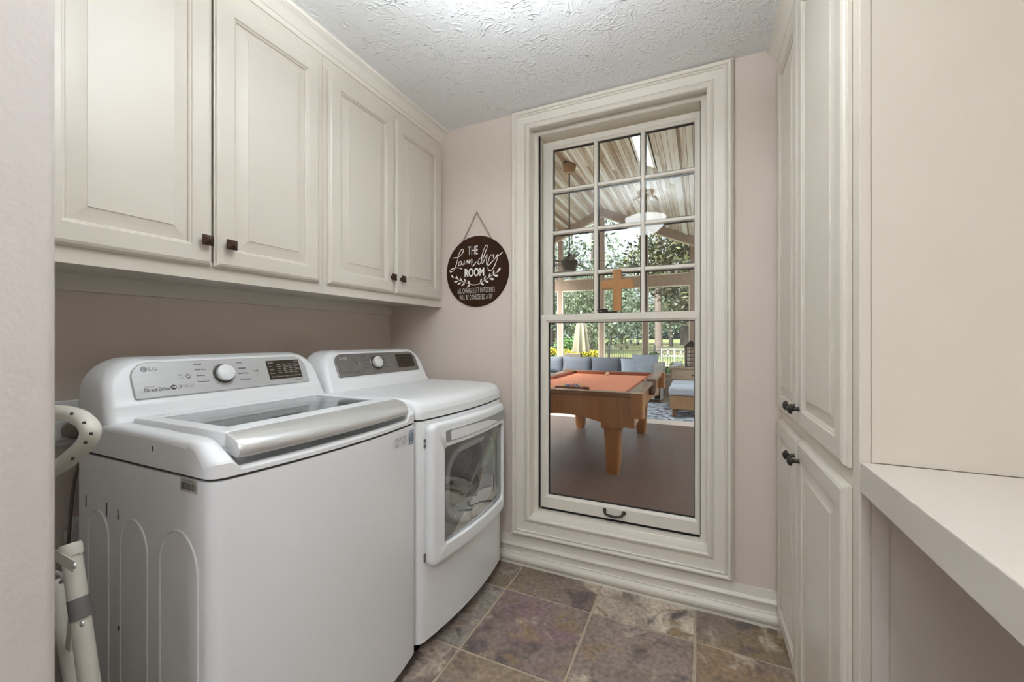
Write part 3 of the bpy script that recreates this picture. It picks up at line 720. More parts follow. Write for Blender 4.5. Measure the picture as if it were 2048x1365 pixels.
m2.build('start_icon', INKS, cons); tx('hold', .622, .648, .047, .050, INK_L)
tx('TurboWash', .880, .948, .0125, .0185, INKS)
rows = [('Spin',.735,.765,.0835,.089),('Sanitary',.905,.93,.0865,.0895)]
for s_, a0, a1, b0, b1 in rows: text_mesh('lettering', s_, (a0,a1,b0,b1), fD, INK_W, cons)
rw = random.Random(4)
words = ['Hot','Warm','Cold','High','Low','Extra','Heavy','Normal','Light','Medium','Tap','On','Max','Eco']
DISPW = pm('display_print', S(196,186,170), .6)
for k, b in enumerate((.078,.071,.064,.057,.050)):
    for a in (.785,.823,.858,.890):
        s_ = rw.choice(words); text_mesh('lettering', s_, (a, a+.008+.0042*len(s_)*.9, b, b+.0042), fD, DISPW, cons)
for a, b, s_ in ((.735,.072,'Temp'),(.735,.062,'Soil'),(.735,.050,'Rinse'),(.737,.038,'Water Plus'),(.782,.038,'Stain'),(.815,.038,'Fresh'),(.85,.038,'Lock'),(.876,.038,'Wi-Fi'),(.907,.038,'Delay'),(.905,.074,'Signal'),(.905,.06,'Option')):
    text_mesh('lettering', s_, (a, a+.006+.0042*len(s_), b, b+.0046), fD, DISPW, cons)
# embossed arches on the left side
for (xa, xb_, za) in ((-1.495,-1.385,.762),(-1.325,-1.200,.770),(-1.145,-.995,.782)):
    rr = (xb_-xa)/2; xc_ = (xa+xb_)/2
    path = [(xa, WY0, .10), (xa, WY0, za-rr*1.2)]+[(xc_-rr*math.cos(PI*k/14), WY0, za-rr*1.2+rr*1.2*math.sin(PI*k/14)) for k in range(1, 14)]+[(xb_, WY0, za-rr*1.2), (xb_, WY0, .10)]
    mb = MB(); mb.tube(path, .0028, 8); mb.build('side_emboss', WHITE, wt, smooth=True)
# dark scuffs on the painted side
for (u_, v_, w_, h_) in ((172,1003,.002,.016),(213,1020,.003,.018),(236,1027,.002,.010),(236,1036,.003,.006),(237,1257,.004,.005),(305,898,.002,.006)):
    c0 = on_y(u_, v_, WY0-.0004); m2 = MB(); m2.obox(c0, (w_,0,0), (0,.0003,0), (0,0,h_)); m2.build('scuff_mark', INK, wt)
# barcode sticker
fB = lambda a, b, c: (-1.062+a, WY0-.0005-c, .874+b)
m2 = MB(); m2.add([fB(0,0,0),fB(.066,0,0),fB(.066,.03,0),fB(0,.03,0)], [(0,1,2,3)]); st = m2.build('barcode_sticker', pm('sticker_paper', S(196,192,184), .6), wt)
m2 = MB(); rb = random.Random(3); a = .004
while a < .060:
    ww = rb.choice((.0008,.0014,.002)); m2.add([fB(a,.005,.0003),fB(a+ww,.005,.0003),fB(a+ww,.021,.0003),fB(a,.021,.0003)], [(0,1,2,3)]); a += ww+rb.choice((.0008,.0016))
m2.build('barcode', INK, st); text_mesh('lettering', '604TNAB8H3', (.012,.056,.0235,.028), fB, INK, st)
# energy and warranty stickers on the front
def fF(a, b, c): return (xfront(a, WY0, WY1)+.0006+c, a, b)
m2 = MB(); m2.add([fF(1.163,.838,0),fF(1.196,.838,0),fF(1.196,.888,0),fF(1.163,.888,0)], [(0,1,2,3)]); st = m2.build('warranty_sticker', pm('sticker_blue_grey', S(190,200,212), .5), wt)
fF2 = lambda a, b, c: fF(a, b, c+.0006)
tx('10', 1.1665, 1.1925, .848, .866, INK_B, fn=fF2, c=st, thick=.02); tx('YEAR', 1.168, 1.191, .8755, .8795, INK_B, fn=fF2, c=st); tx('WARRANTY', 1.166, 1.193, .841, .844, INK_B, fn=fF2, c=st)
for q in ((1.163,1.196,.8868,.888),(1.163,1.196,.838,.8392),(1.163,1.1642,.838,.888),(1.1948,1.196,.838,.888),(1.166,1.193,.870,.873)):
    m3 = MB(); m3.add([fF2(q[0],q[2],0),fF2(q[1],q[2],0),fF2(q[1],q[3],0),fF2(q[0],q[3],0)], [(0,1,2,3)]); m3.build('sticker_border', INK_B, st)
m2 = MB(); m2.add([fF(1.070,.846,0),fF(1.152,.846,0),fF(1.152,.882,0),fF(1.070,.882,0)], [(0,1,2,3)]); st = m2.build('rating_sticker', pm('sticker_white', S(226,227,230), .5), wt)
for k, (s_, a0, a1, b) in enumerate((('DESIGNED FOR HIGH EFFICIENCY',1.078,1.146,.875),('DETERGENT ONLY USE HE',1.076,1.146,.869),('kg 24.5',1.118,1.146,.861),('lb 54',1.085,1.10,.857),('120V 60Hz',1.115,1.146,.852),('Model',1.08,1.10,.850))):
    tx(s_, a0, a1, b, b+.003, INK, fn=fF2, c=st)

# ---- dryer
dt = thing('tumble_dryer', (-1.25, 1.58, 0), 'white front-load dryer with smoked window door beside the washer', 'dryer')
HOLE = (1.345, 1.822, .415, .775, .13)
body(dt, DY0, DY1, HOLE)
cover(dt, DY0, DY1, [(0,.938),(.003,.950),(.009,.961),(.02,.971),(.04,.980),(.07,.985),(.12,.987),(.2,.987)])
cons, ps, fD = console(dt, DY0+.004, DY1-.004, PANEL_D, None, dark=True)
tx('LG', .058, .125, .086, .098, PANEL, c=cons, fn=ps)
tx('SensorDry', .050, .150, .020, .027, INKS, c=cons, fn=ps); tx('EE', .165, .215, .020, .026, INK, c=cons, fn=ps)
for s_, a0, a1, b in (('Normal',.292,.338,.094),('Heavy Duty',.288,.346,.074),('Towels',.298,.336,.055),('Bedding',.290,.336,.034)): tx(s_, a0, a1, b, b+.006, INK, c=cons, fn=ps)
for s_, a0, a1, b in (('Cotton',.522,.566,.094),('Delicates',.526,.576,.074),('Speed',.522,.570,.054),('Time Dry',.522,.582,.032)): tx(s_, a0, a1, b, b+.006, INK, c=cons, fn=ps)
tx('O', .242, .258, .058, .070, PANEL, c=cons, fn=ps); tx('My', .205, .222, .060, .068, INK, c=cons, fn=ps)
for k in range(4):
    for a in (.74,.79,.84,.89): text_mesh('lettering', rw.choice(words), (a, a+.032, .078-.012*k, .0825-.012*k), fD, pm('display_dim', S(96,82,66), .6), cons)
def xd(y): return xfront(y, DY0, DY1, r=.001)
fDo = lambda a, b, c: (xd(a)+c, a, b)
DR = (1.262, 1.872, .352, .893)
mb = MB(); NS = 10
def dl(e, c, r=.03): return [fDo(a, b, c) for a, b in rrect(DR[0]+e, DR[1]-e, DR[2]+e, DR[3]-e, max(.004, r-e), 5, NS)]
def wl_(e, c, r=.02): return [fDo(a, b, c) for a, b in rrect(1.332-e, 1.862+e-.012, .418-e, .793+e, r, 5, NS)]
mb.loft([wl_(0,.001), dl(.006,.001), dl(.002,.004), dl(0,.018), dl(.003,.028), dl(.010,.034), dl(.018,.035), wl_(.004,.035), wl_(.001,.032), wl_(0,.026), wl_(0,.001)], False, False)
dd = mb.build('door', WHITE, dt, smooth=True, ang=40)
mb = MB(); hl = lambda e, c: [fDo(a, b, c) for a, b in rrect(1.335+e, 1.866-e, .812+e, .858-e, .006, 4, NS)]
mb.loft([hl(0,.034), hl(0,.037), hl(.0015,.0385)]); mb.build('handle_strip', pm('strip_steel', S(168,172,177), .32, 40, .03, metal=.7, stretch=(1,.03,1)), dd, smooth=True, label='silver handle strip across the dryer door')
mb = MB(); mb.loft([wl_(-.001,.018), wl_(-.001,.022)]); mb.build('door_glass', DOORGL, dd)
# inner glass surround (grey), white ring, drum
GREYM = pm('smoked_surround', S(150,148,142), .35)
def ro(e, r=.12): return rrect(1.375-e, 1.805+e, .455-e, .765+e, r+e, 8, 6)
mb = MB(); mb.loft([[fDo(a, b, .003) for a, b in rrect(1.3335, 1.848, .4195, .7915, .02, 8, 6)], [fDo(a, b, .002) for a, b in ro(0)]], False, False); mb.build('door_surround', GREYM, dd, smooth=True)
mb = MB(); mb.loft([[fDo(a, b, .003) for a, b in ro(.003)], [fDo(a, b, .008) for a, b in ro(-.006)], [fDo(a, b, .006) for a, b in ro(-.02)], [fDo(a, b, -.05) for a, b in ro(-.035)], [fDo(a, b, -.055) for a, b in ro(-.03)]], False, False)
mb.build('door_ring', WHITE2, dd, smooth=True)
mb = MB(); DRC = (1.585, .60)
cyl = lambda k, x: [(x, DRC[0]+(a-DRC[0])*k, DRC[1]+(b-DRC[1])*k) for a, b in rrect(1.36, 1.81, .43, .772, .13, 8, 4)]
mb.loft([cyl(.98,-.915), cyl(1.0,-.95), cyl(1.12,-.99), cyl(1.12,-1.45)], False, True)
mb.build('drum', pm('drum_grey', S(190,190,192), .5, 40, .06), dt, smooth=True)
for zz in (.83, .81): bx(xd(1.262)-.001, xd(1.262)+.006, 1.2575, 1.2625, zz-.006, zz+.006).build('hinge', PANEL_D, dt)
bx(xd(1.262)-.001, xd(1.262)+.006, 1.2575, 1.2625, .375, .405).build('hinge', PANEL_D, dt)
# laundry in the drum
def cloth(name, c, rad, mat, label, seed):
    bm = bmesh.new(); bmesh.ops.create_icosphere(bm, subdivisions=4, radius=1); rn = random.Random(seed)
    ws = [(Vector((rn.uniform(-1,1),rn.uniform(-1,1),rn.uniform(-1,1))).normalized(), rn.uniform(3,9), rn.uniform(0,6), rn.uniform(.03,.09)) for _ in range(9)]
    for v in bm.verts:
        p = v.co.copy(); k = 1+sum(a*math.sin(f*p.dot(d)+ph) for d, f, ph, a in ws)
        v.co = Vector((p.x*rad[0]*k, p.y*rad[1]*k, p.z*rad[2]*k))
    me = bpy.data.meshes.new(name); bm.to_mesh(me); bm.free()
    for p in me.polygons: p.use_smooth = True
    me.materials.append(mat); o = bpy.data.objects.new(name, me); COL.objects.link(o); o.location = c
    return tag(o, label, 'laundry', 'laundry in the dryer')
cloth('cream_canvas_laundry', (-1.04,1.585,.462), (.08,.185,.058), pm('cream_canvas', S(206,196,174), .85, 20, .08, .4, 160), 'cream canvas cloth at the bottom of the dryer drum', 3)
cloth('grey_laundry', (-1.10,1.69,.625), (.10,.085,.085), pm('grey_blue_cotton', S(150,160,176), .9, 20, .1, .4, 160), 'pale grey-blue cloth at the right side of the dryer drum', 8)
cloth('dark_laundry', (-1.13,1.475,.615), (.10,.085,.075), pm('dark_blue_cotton', S(72,78,92), .9, 20, .1, .4, 160), 'dark blue-grey cloth at the left side of the dryer drum', 12)

# ================================================================== SIGN
sc_ = Vector((-1.148, YW-.0125, 1.598)); R = .200
sg = thing('laundry_sign', (sc_.x, YW, sc_.z-R), 'round dark brown laundry room sign hung on a jute rope', 'sign')
MB().lathe([(R-.002,-.0005),(R,-.002),(R,-.0095),(R-.002,-.0115),(0,-.0115)], (sc_.x,YW,sc_.z), (0,1,0), n=72).build('disc', SIGN, sg, smooth=True)
MB().lathe([(R+.0012,-.0008),(R+.0012,-.0025),(R-.001,-.0025)], (sc_.x,YW,sc_.z), (0,1,0), n=72, cap=False).build('rim', pm('sign_edge', S(120,98,78), .6), sg, smooth=True)
fS = lambda a, b, c: (sc_.x+a, YW-.0122-c, sc_.z+b)
Pz = lambda x, y: ((x-527)/383*R, -(y-818)/437*R)
def box_(x0, x1, y0, y1): a0, b1 = Pz(x0, y0); a1, b0 = Pz(x1, y1); return (a0, a1, b0, b1)
text_mesh('lettering', 'THE', box_(420,548,505,610), fS, INK_W, sg, thick=-.008)
text_mesh('lettering', 'ROOM', box_(380,625,778,884), fS, INK_W, sg, thick=.035)
text_mesh('lettering', 'ALL CHANGE LEFT IN POCKETS', box_(290,752,1022,1086), fS, INK_W, sg, thick=-.012, space=1.15)
text_mesh('lettering', 'WILL BE CONSIDERED A TIP', box_(315,722,1106,1168), fS, INK_W, sg, thick=-.012, space=1.15)
strokes = [[(230,628),(290,628),(340,597),(366,550),(348,530),(316,570),(292,650),(266,738),(230,795),(198,803),(190,783),(225,765),(290,758),(350,778)],
 [(338,680),(314,688),(304,722),(322,730),(345,690),(344,722),(358,728),(376,700),(380,675),(374,712),(394,716),(416,672),(416,706),(432,700),(440,668),(440,716),(462,672),(474,672),(470,735),(486,752),(530,700)],
 [(600,660),(568,668),(548,712),(566,736),(606,680),(640,590),(662,535),(652,510),(626,545),(596,650),(592,716),(612,720),(650,640),(658,628),(652,735),(664,750),(690,660),(712,636),(734,640)],
 [(744,628),(736,668),(752,684),(790,636),(778,700),(740,790),(708,826),(678,815),(672,775),(704,735),(770,672),(845,616)]]
mb = MB()
for s_ in strokes:
    pts = [(p.x, p.y) for p in smooth_path([Pz(*q) for q in s_], 6)]
    n = len(pts); mb.ribbon(pts, [.0042+.0014*math.sin(i*.5) for i in range(n)], fS, .0006)
mb.build('script_lettering', INK_W, sg)
mb = MB()
for stem in ([(540,985),(480,982),(420,962),(350,935),(300,908),(255,878)], [(480,990),(540,985),(590,962),(650,925),(710,890),(775,850)]):
    mb.ribbon([(p.x,p.y) for p in smooth_path([Pz(*q) for q in stem], 5)], .0028, fS, .0006)
mb.build('laurel_stem', INK_W, sg)
leaf = [(222,862,38,50),(285,880,34,62),(335,908,34,68),(385,920,36,62),(432,946,36,55),(268,932,40,-5),(312,958,40,-20),(360,975,40,-28),(430,996,40,-38),
        (800,828,50,-50),(738,848,36,-72),(690,880,36,-68),(632,908,36,-66),(585,938,36,-62),(762,890,50,10),(715,928,46,12),(652,954,44,22),(598,980,44,32)]
for (x, y, l, an) in leaf:
    mb = MB(); cx_, cy_ = Pz(x, y); a_ = math.radians(-an); l_ = l/383*R*.62; w_ = l_*.36
    pts = [(l_*math.cos(q), w_*math.sin(q)*(1+.35*math.cos(q))) for q in [2*PI*k/14 for k in range(14)]]
    mb.add([fS(cx_+p*math.cos(a_)-q*math.sin(a_), cy_+p*math.sin(a_)+q*math.cos(a_), .0006) for p, q in pts], [tuple(range(14))]); mb.build('laurel_leaf', INK_W, sg, flip=False)
mb = MB(); mb.tube(smooth_path([(sc_.x-.098,YW-.006,sc_.z+.168),(sc_.x-.05,YW-.006,sc_.z+.25),(sc_.x-.004,YW-.007,sc_.z+.328),(sc_.x,YW-.007,sc_.z+.331),(sc_.x+.004,YW-.007,sc_.z+.328),(sc_.x+.05,YW-.006,sc_.z+.25),(sc_.x+.098,YW-.006,sc_.z+.168)], 5), .0038, 8)
mb.build('rope', ROPE, sg, smooth=True)

# ================================================================== SMALL THINGS BESIDE THE WASHER
o = thing('wall_outlet', (XL, .575, .90), 'white outlet plate on the wall behind the washer', 'outlet')
mb = MB(); mb.rings((.515,.622,.885,1.024), [(0,0),(0,.003),(.004,.006),(.03,.006)], lambda a, b, c: (XL+c, a, b)); mb.build('plate', WHITE2, o)
bx(XL+.006, XL+.020, .545, .60, .905, .965).build('socket', WHITE2, o, bevel=.004)
p = thing('power_plug', (XL+.02, .578, .93), 'grey-brown power plug and cord in the wall outlet', 'plug')
PLUG = pm('plug_taupe', S(128,116,104), .5)
MB().lathe([(.024,0),(.026,.012),(.022,.03),(.012,.045),(.008,.05)], (XL+.0206,.580,.938), (1,0,-.35), n=14).build('plug_body', PLUG, p, smooth=True)
MB().tube(smooth_path([(XL+.068,.580,.921),(XL+.085,.580,.90),(XL+.085,.578,.86),(XL+.06,.572,.78),(XL+.05,.566,.66),(XL+.05,.56,.5),(XL+.06,.56,.2),(XL+.09,.56,.006)], 5), .0045, 8).build('cord', PLUG, p, smooth=True)
v = thing('water_valve', (XL, .585, .57), 'white plastic water valve on the wall behind the washer', 'valve')
bx(XL+.0005, XL+.045, .575, .60, .562, .66).build('body', WHITE2, v, bevel=.004)
bx(XL+.02, XL+.05, .562, .5745, .59, .63).build('lever', WHITE2, v, bevel=.003)

fs_ = thing('folding_stand', (-1.12, .41, 0), 'white tubular folding stand with grey tape wedged beside the washer', 'stand')
YT = .40
def T(u, v, y=YT): return on_y(u, v, y)
hoop = [T(40,830), T(100,826), T(135,828), T(163,838), T(180,857), T(178,878), T(160,900), T(130,925), T(95,948), T(40,985)]
MB().tube(smooth_path(hoop, 6), .0165, 14).build('hoop', WTUBE, fs_, smooth=True)
for (u, v_) in ((145,828),(170,846),(184,868),(173,886),(147,918)):
    c0 = T(u, v_, YT-.0155); MB().lathe([(.003,0),(.003,.003),(0,.003)], c0, (.35,-1,.2), n=8).build('mark', INK, fs_)
legA0, legA1 = T(143,1108), T(198,1500)
d = (legA1-legA0).normalized()
def to_floor(p, q): k = (p.z-.0008)/(p.z-q.z); return p+(q-p)*k
MB().tube([legA0, to_floor(legA0, legA1)], .0165, 14).build('leg', WTUBE, fs_, smooth=True)
legB0, legB1 = T(112,1160,.43), T(158,1420,.43)
MB().tube([legB0, to_floor(legB0, legB1)], .0165, 14).build('leg', WTUBE, fs_, smooth=True)
tp0, tp1 = T(155.5,1196), T(162,1238); MB().tube([tp0, tp1], .0172, 14, cap=False).build('tape', TAPE, fs_, smooth=True)
MB().lathe([(.0185,-.004),(.0185,.016),(.0165,.021),(0,.022)], legA0, -d, n=16).build('end_cap', WTUBE, fs_, smooth=True)
c0 = T(128,1122, YT-.017); MB().obox(c0, (T(150,1136,YT-.017)-T(112,1112,YT-.017))*.5, (0,.0012,0), (.004,0,.0125)).build('bracket', WTUBE, fs_, bevel=.002)
for (u, v_) in ((150,1132),(166,1248)): MB().lathe([(.0062,0),(.0062,.002),(.004,.004),(0,.0045)], T(u, v_, YT-.0165), (0,-1,0), n=12).build('rivet', SILVER, fs_, smooth=True)
MB().tube(smooth_path([T(112,1145),T(122,1150),T(128,1160),T(122,1165)], 4), .004, 8).build('spring', SILVER, fs_, smooth=True)
MB().obox((T(140,1260,YT+.022)), (.012,0,0), (0,.002,0), (.01,0,.05)).build('brace', WTUBE, fs_, bevel=.002)
# ================================================================== SUNROOM BEYOND THE WINDOW
FZ = -.115; YF = 10.0; RX = -2.17; RZ = 4.41; SL = .44; SX0, SX1 = -6.25, 1.91; YI = YW+.16
def roof_z(x): return RZ-SL*abs(x-RX)
GWOOD = pm('weathered_post_wood', S(158,138,122), .65, 6, .14, .15, 40, stretch=(6,6,1))
HOUSE = pm('house_wall_paint', S(196,184,170), .8, 4, .04)
TILEF = pm('sunroom_floor_tile', S(206,196,184), .4, 3, .05)
tag(bx(SX0-.3, SX1+.3, YI-.14, YF+.3, FZ-.2, FZ-.012).build('floor_sunroom', TILEF), 'pale tile floor of the sunroom beyond the window', 'floor', kind='structure')
mb = MB(); y0, y1 = YI-.14, YI
mb.box(SX0, XL-.121, y0, y1, FZ-.2, 2.44).box(XR+.121, SX1, y0, y1, FZ-.2, 2.44)
mb.prism([(SX0,2.441),(SX1,2.441),(SX1,roof_z(SX1)),(RX,RZ),(SX0,roof_z(SX0))], lambda a, b, c: (a, c, b), y0+.02, y1)
tag(mb.build('wall_sunroom_near', HOUSE), 'house wall on the sunroom side', 'wall', kind='structure')
# glazed side walls
for nm, xa, xb in (('wall_sunroom_left', SX0, SX0+.1), ('wall_sunroom_right', SX1-.1, SX1)):
    mb = MB(); mb.box(xa, xb, YI, YF, FZ-.2, .05).box(xa, xb, YI, YF, 2.45, roof_z(SX0)-.01)
    for k in range(6):
        yy = YI+(YF-YI-.12)*k/5; mb.box(xa, xb, yy, yy+.12, .05, 2.45)
    wo = tag(mb.build(nm, GWOOD), 'glazed side wall of the sunroom', 'wall', kind='structure')
    bx((xa+xb)/2-.003, (xa+xb)/2+.003, YI, YF, .05, 2.45).build('pane', GLASS, wo)
# far glazed gable wall
fw = thing('wall_sunroom_far', (RX, YF, FZ), 'glazed gable wall of weathered timber posts at the end of the sunroom', 'wall', kind='structure')
px_ = [-3.24-1.045*2, -3.24-1.045, -3.24, -2.18, -1.155, -.145, .90]
for x in px_: bx(x-.057, x+.057, YF, YF+.12, .32, roof_z(x)-.22).build('post', GWOOD, fw)
ed = [SX0+.1]+px_+[SX1-.1]
for i in range(len(ed)-1):
    xa, xb = ed[i]+(.0575 if i else 0), ed[i+1]-(.0575 if i < len(ed)-2 else 0)
    bx(xa, xb, YF+.005, YF+.115, 2.432, 2.69).build('transom_beam', GWOOD, fw)
    bx(xa, xb, YF+.02, YF+.11, .32, .40).build('sill', GWOOD, fw)
    bx(xa, xb, YF+.055, YF+.061, .40, 2.432).build('pane', GLASS, fw)
    m2 = MB(); m2.prism([(xa,2.69),(xb,2.69),(xb,roof_z(xb)-.22)]+([(RX,RZ-.22)] if xa < RX < xb else [])+[(xa,roof_z(xa)-.22)], lambda a, b, c: (a, c, b), YF+.055, YF+.061); m2.build('pane', GLASS, fw)
    for (q0, q1) in ((xa, xa+.018), (xb-.018, xb)): bx(q0, q1, YF+.004, YF+.05, .40, 2.43).build('window_trim', TRIM, fw)
    bx(xa+.019, xb-.019, YF+.004, YF+.05, 2.41, 2.431).build('window_trim', TRIM, fw); bx(xa+.019, xb-.019, YF+.004, YF+.05, 2.691, 2.71).build('window_trim', TRIM, fw)
bx(SX0+.1, SX1-.1, YF, YF+.12, FZ-.2, .319).build('knee_wall', HOUSE, fw)
for sgn in (-1, 1):
    e = SX1 if sgn > 0 else SX0
    m2 = MB(); m2.prism([(RX,RZ-.001),(e,roof_z(e)-.001),(e,roof_z(e)-.20),(RX,RZ-.20)], lambda a, b, c: (a, c, b), YF-.02, YF+.13); m2.build('gable_rafter', GWOOD, fw)
    m2 = MB(); m2.prism([(RX,RZ-.201),(e,roof_z(e)-.201),(e,roof_z(e)-.222),(RX,RZ-.222)], lambda a, b, c: (a, c, b), YF-.012, YF+.06); m2.build('window_trim', TRIM, fw)
# plank ceiling
def plank_mat():
    m, nt, b = nodes_of('whitewashed_plank'); N, L = nt.nodes, nt.links
    t = N.new('ShaderNodeTexCoord'); oi = N.new('ShaderNodeObjectInfo')
    vm = N.new('ShaderNodeVectorMath'); vm.operation = 'MULTIPLY_ADD'; L.new(oi.outputs['Random'], vm.inputs[0]); vm.inputs[1].default_value = (31,57,19); L.new(t.outputs['Object'], vm.inputs[2])
    mp = N.new('ShaderNodeMapping'); mp.inputs['Scale'].default_value = (30, 1.2, 30); L.new(vm.outputs[0], mp.inputs[0])
    nz = N.new('ShaderNodeTexNoise'); nz.inputs['Scale'].default_value = 1.5; nz.inputs['Detail'].default_value = 5; L.new(mp.outputs[0], nz.inputs['Vector'])
    r = N.new('ShaderNodeValToRGB'); e = r.color_ramp.elements; e[0].position = 0; e[0].color = S(222,222,224); e[1].position = 1; e[1].color = S(104,78,60)
    for p, c in ((.35, S(190,180,168)), (.6, S(168,148,130)), (.8, S(150,122,100))): q = e.new(p); q.color = c
    ad = N.new('ShaderNodeMath'); ad.operation = 'MULTIPLY_ADD'; L.new(nz.outputs['Fac'], ad.inputs[0]); ad.inputs[1].default_value = 1.1
    sb = N.new('ShaderNodeMath'); sb.operation = 'SUBTRACT'; L.new(oi.outputs['Random'], sb.inputs[0]); sb.inputs[1].default_value = .62; L.new(sb.outputs[0], ad.inputs[2])
    L.new(ad.outputs[0], r.inputs[0]); L.new(r.outputs[0], b.inputs['Base Color']); b.inputs['Roughness'].default_value = .6
    return m
PLANK = plank_mat()
SKX0, SKX1, SKY0, SKY1 = -.80, -.60, 4.2, 6.28
SKY = [(SKX0, SKX1, SKY0, SKY1), (.45, 1.45, 3.2, 5.2), (.45, 1.45, 6.0, 8.6), (-5.7, -3.7, 2.7, 5.2), (-5.7, -3.7, 5.8, 9.2)]  # wide ones are unseen, added to bring more light into the sunroom
def slab(mb, xa, xb, ya, yb, lo, hi): mb.prism([(xa,roof_z(xa)+lo),(xb,roof_z(xb)+lo),(xb,roof_z(xb)+hi),(xa,roof_z(xa)+hi)], lambda a, b, c: (a, c, b), ya, yb)
def y_gaps(xa, xb, segs, m=0):
    """cut y segments where a skylight crosses the strip xa..xb"""
    for (q0, q1, r0, r1) in SKY:
        if xb > q0+m and xa < q1-m:
            o_2 = []
            for a, b in segs:
                if b <= r0 or a >= r1: o_2.append((a, b)); continue
                if a < r0: o_2.append((a, r0))
                if b > r1: o_2.append((r1, b))
            segs = o_2
    return [q for q in segs if q[1]-q[0] > .02]
deck = MB()
bp_ = sorted(set([SX0-.2, RX, SX1+.2]+[v for q in SKY for v in q[:2]]))
for xa, xb in zip(bp_, bp_[1:]):
    for ya, yb in y_gaps(xa, xb, [(YI-.1, YF+.4)], .001): slab(deck, xa, xb, ya, yb, .019, .09)
cl2 = tag(deck.build('ceiling_sunroom', pm('roof_deck_dark', S(70,60,52), .9)), 'sloping whitewashed plank ceiling of the sunroom', 'ceiling', kind='structure')
PW = .070; rp_ = random.Random(11)
for sgn in (1, -1):
    n = int((SX1-RX if sgn > 0 else RX-SX0)/PW)
    for k in range(n):
        xa = RX+sgn*(k*PW+.002); xb = RX+sgn*((k+1)*PW-.0025)
        cuts = [YI+.001]
        if sgn > 0 and k < 26: cuts += sorted([rp_.uniform(3.8,6.2), rp_.uniform(6.3,8.8)])
        cuts.append(YF-.021)
        xa, xb = min(xa, xb), max(xa, xb)
        for a, b in y_gaps(xa, xb, [(a+.001, b-.001) for a, b in zip(cuts, cuts[1:])]):
            m2 = MB(); slab(m2, xa, xb, a, b, 0, .018); m2.build('plank', PLANK, cl2)
m2 = MB(); slab(m2, -.30, -.24, YI+.01, YF-.03, -.02, -.001); m2.build('trim_board', PLANK, cl2)
WTR = pm('skylight_white', S(236,238,240), .4)
for i_k, (q0, q1, r0, r1) in enumerate(SKY):
    sk = thing('window_%d' % (i_k+2), ((q0+q1)/2, (r0+r1)/2, roof_z((q0+q1)/2)), 'narrow skylight with white trim in the plank ceiling' if i_k == 0 else 'wide skylight added to light the sunroom, unseen beyond the frame', 'skylight', kind='structure')
    for xa, xb in ((q0-.02, q0+.012), (q1-.012, q1+.02)):
        m2 = MB(); slab(m2, xa, xb, r0, r1, -.006, .12); m2.build('frame', WTR, sk)
    for ya, yb in ((r0-.02, r0+.012), (r1-.012, r1+.02)):
        m2 = MB(); slab(m2, q0+.012, q1-.012, ya, yb, -.006, .12); m2.build('frame', WTR, sk)
    m2 = MB(); slab(m2, q0+.013, q1-.013, r0+.013, r1-.013, .10, .106); m2.build('pane', GLASS, sk)

# ceiling fan on a long rod
FX, FY = RX+.03, 7.15
fan = thing('ceiling_fan', (FX, FY, 2.47), 'dark bronze ceiling fan on a long rod under the plank ridge', 'ceiling fan')
DK = pm('fan_bronze', S(52,38,30), .4, 20, .15, metal=.5)
MB().lathe([(.02,-.16),(.08,-.15),(.115,-.06),(.12,.0),(.10,.02),(0,.02)], (FX,FY,4.36), n=20).build('canopy', pm('fan_canopy_tan', S(150,112,70), .4), fan, smooth=True)
MB().tube([(FX,FY,2.70),(FX,FY,4.23)], .013, 10).build('downrod', DK, fan, smooth=True)
MB().lathe([(.02,.26),(.05,.20),(.09,.17),(.15,.12),(.155,.06),(.13,.02),(.12,-.02),(.125,-.05),(.10,-.07),(0,-.07)], (FX,FY,2.50), n=24).build('motor', DK, fan, smooth=True)
for k in range(5):
    a = .12+2*PI*k/5; dv = Vector((math.cos(a), math.sin(a), 0)); sv = Vector((-math.sin(a), math.cos(a), .22)).normalized()
    m2 = MB(); c = Vector((FX,FY,2.60)); m2.obox(c+dv*.19, dv*.06, sv*.02, (0,0,.004)); m2.build('blade_iron', DK, fan)
    m2 = MB(); P0 = [(.24,-.045),(.60,-.07),(.66,-.06),(.68,0),(.66,.06),(.60,.07),(.24,.045)]
    up = dv.cross(sv)
    m2.loft([[c+dv*p+sv*q+up*h for p, q in P0] for h in (-.004,.004)]); m2.build('blade', pm('fan_blade_wood', S(60,46,38), .5, 8, .15), fan)

# carpets
def carpet_mat(name, a, b_, sheen):
    m, nt, b = nodes_of(name); N, L = nt.nodes, nt.links
    t = N.new('ShaderNodeTexCoord'); mp = N.new('ShaderNodeMapping'); mp.inputs['Scale'].default_value = (60, 14, 1); mp.inputs['Rotation'].default_value = (0,0,.15); L.new(t.outputs['Object'], mp.inputs[0])
    n1 = N.new('ShaderNodeTexNoise'); n1.inputs['Scale'].default_value = 2; n1.inputs['Detail'].default_value = 5; L.new(mp.outputs[0], n1.inputs['Vector'])
    r = N.new('ShaderNodeValToRGB'); r.color_ramp.elements[0].position = .3; r.color_ramp.elements[1].position = .7; r.color_ramp.elements[0].color = a; r.color_ramp.elements[1].color = b_
    L.new(n1.outputs['Fac'], r.inputs[0]); L.new(r.outputs[0], b.inputs['Base Color']); b.inputs['Roughness'].default_value = .42
    b.inputs['Sheen Weight'].default_value = sheen; b.inputs['Sheen Roughness'].default_value = .4
    bp = N.new('ShaderNodeBump'); bp.inputs['Strength'].default_value = .4; bp.inputs['Distance'].default_value = .003; L.new(n1.outputs['Fac'], bp.inputs['Height']); L.new(bp.outputs[0], b.inputs['Normal'])
    return m
CARP = carpet_mat('woven_carpet', S(66,44,32), S(104,76,58), .15)
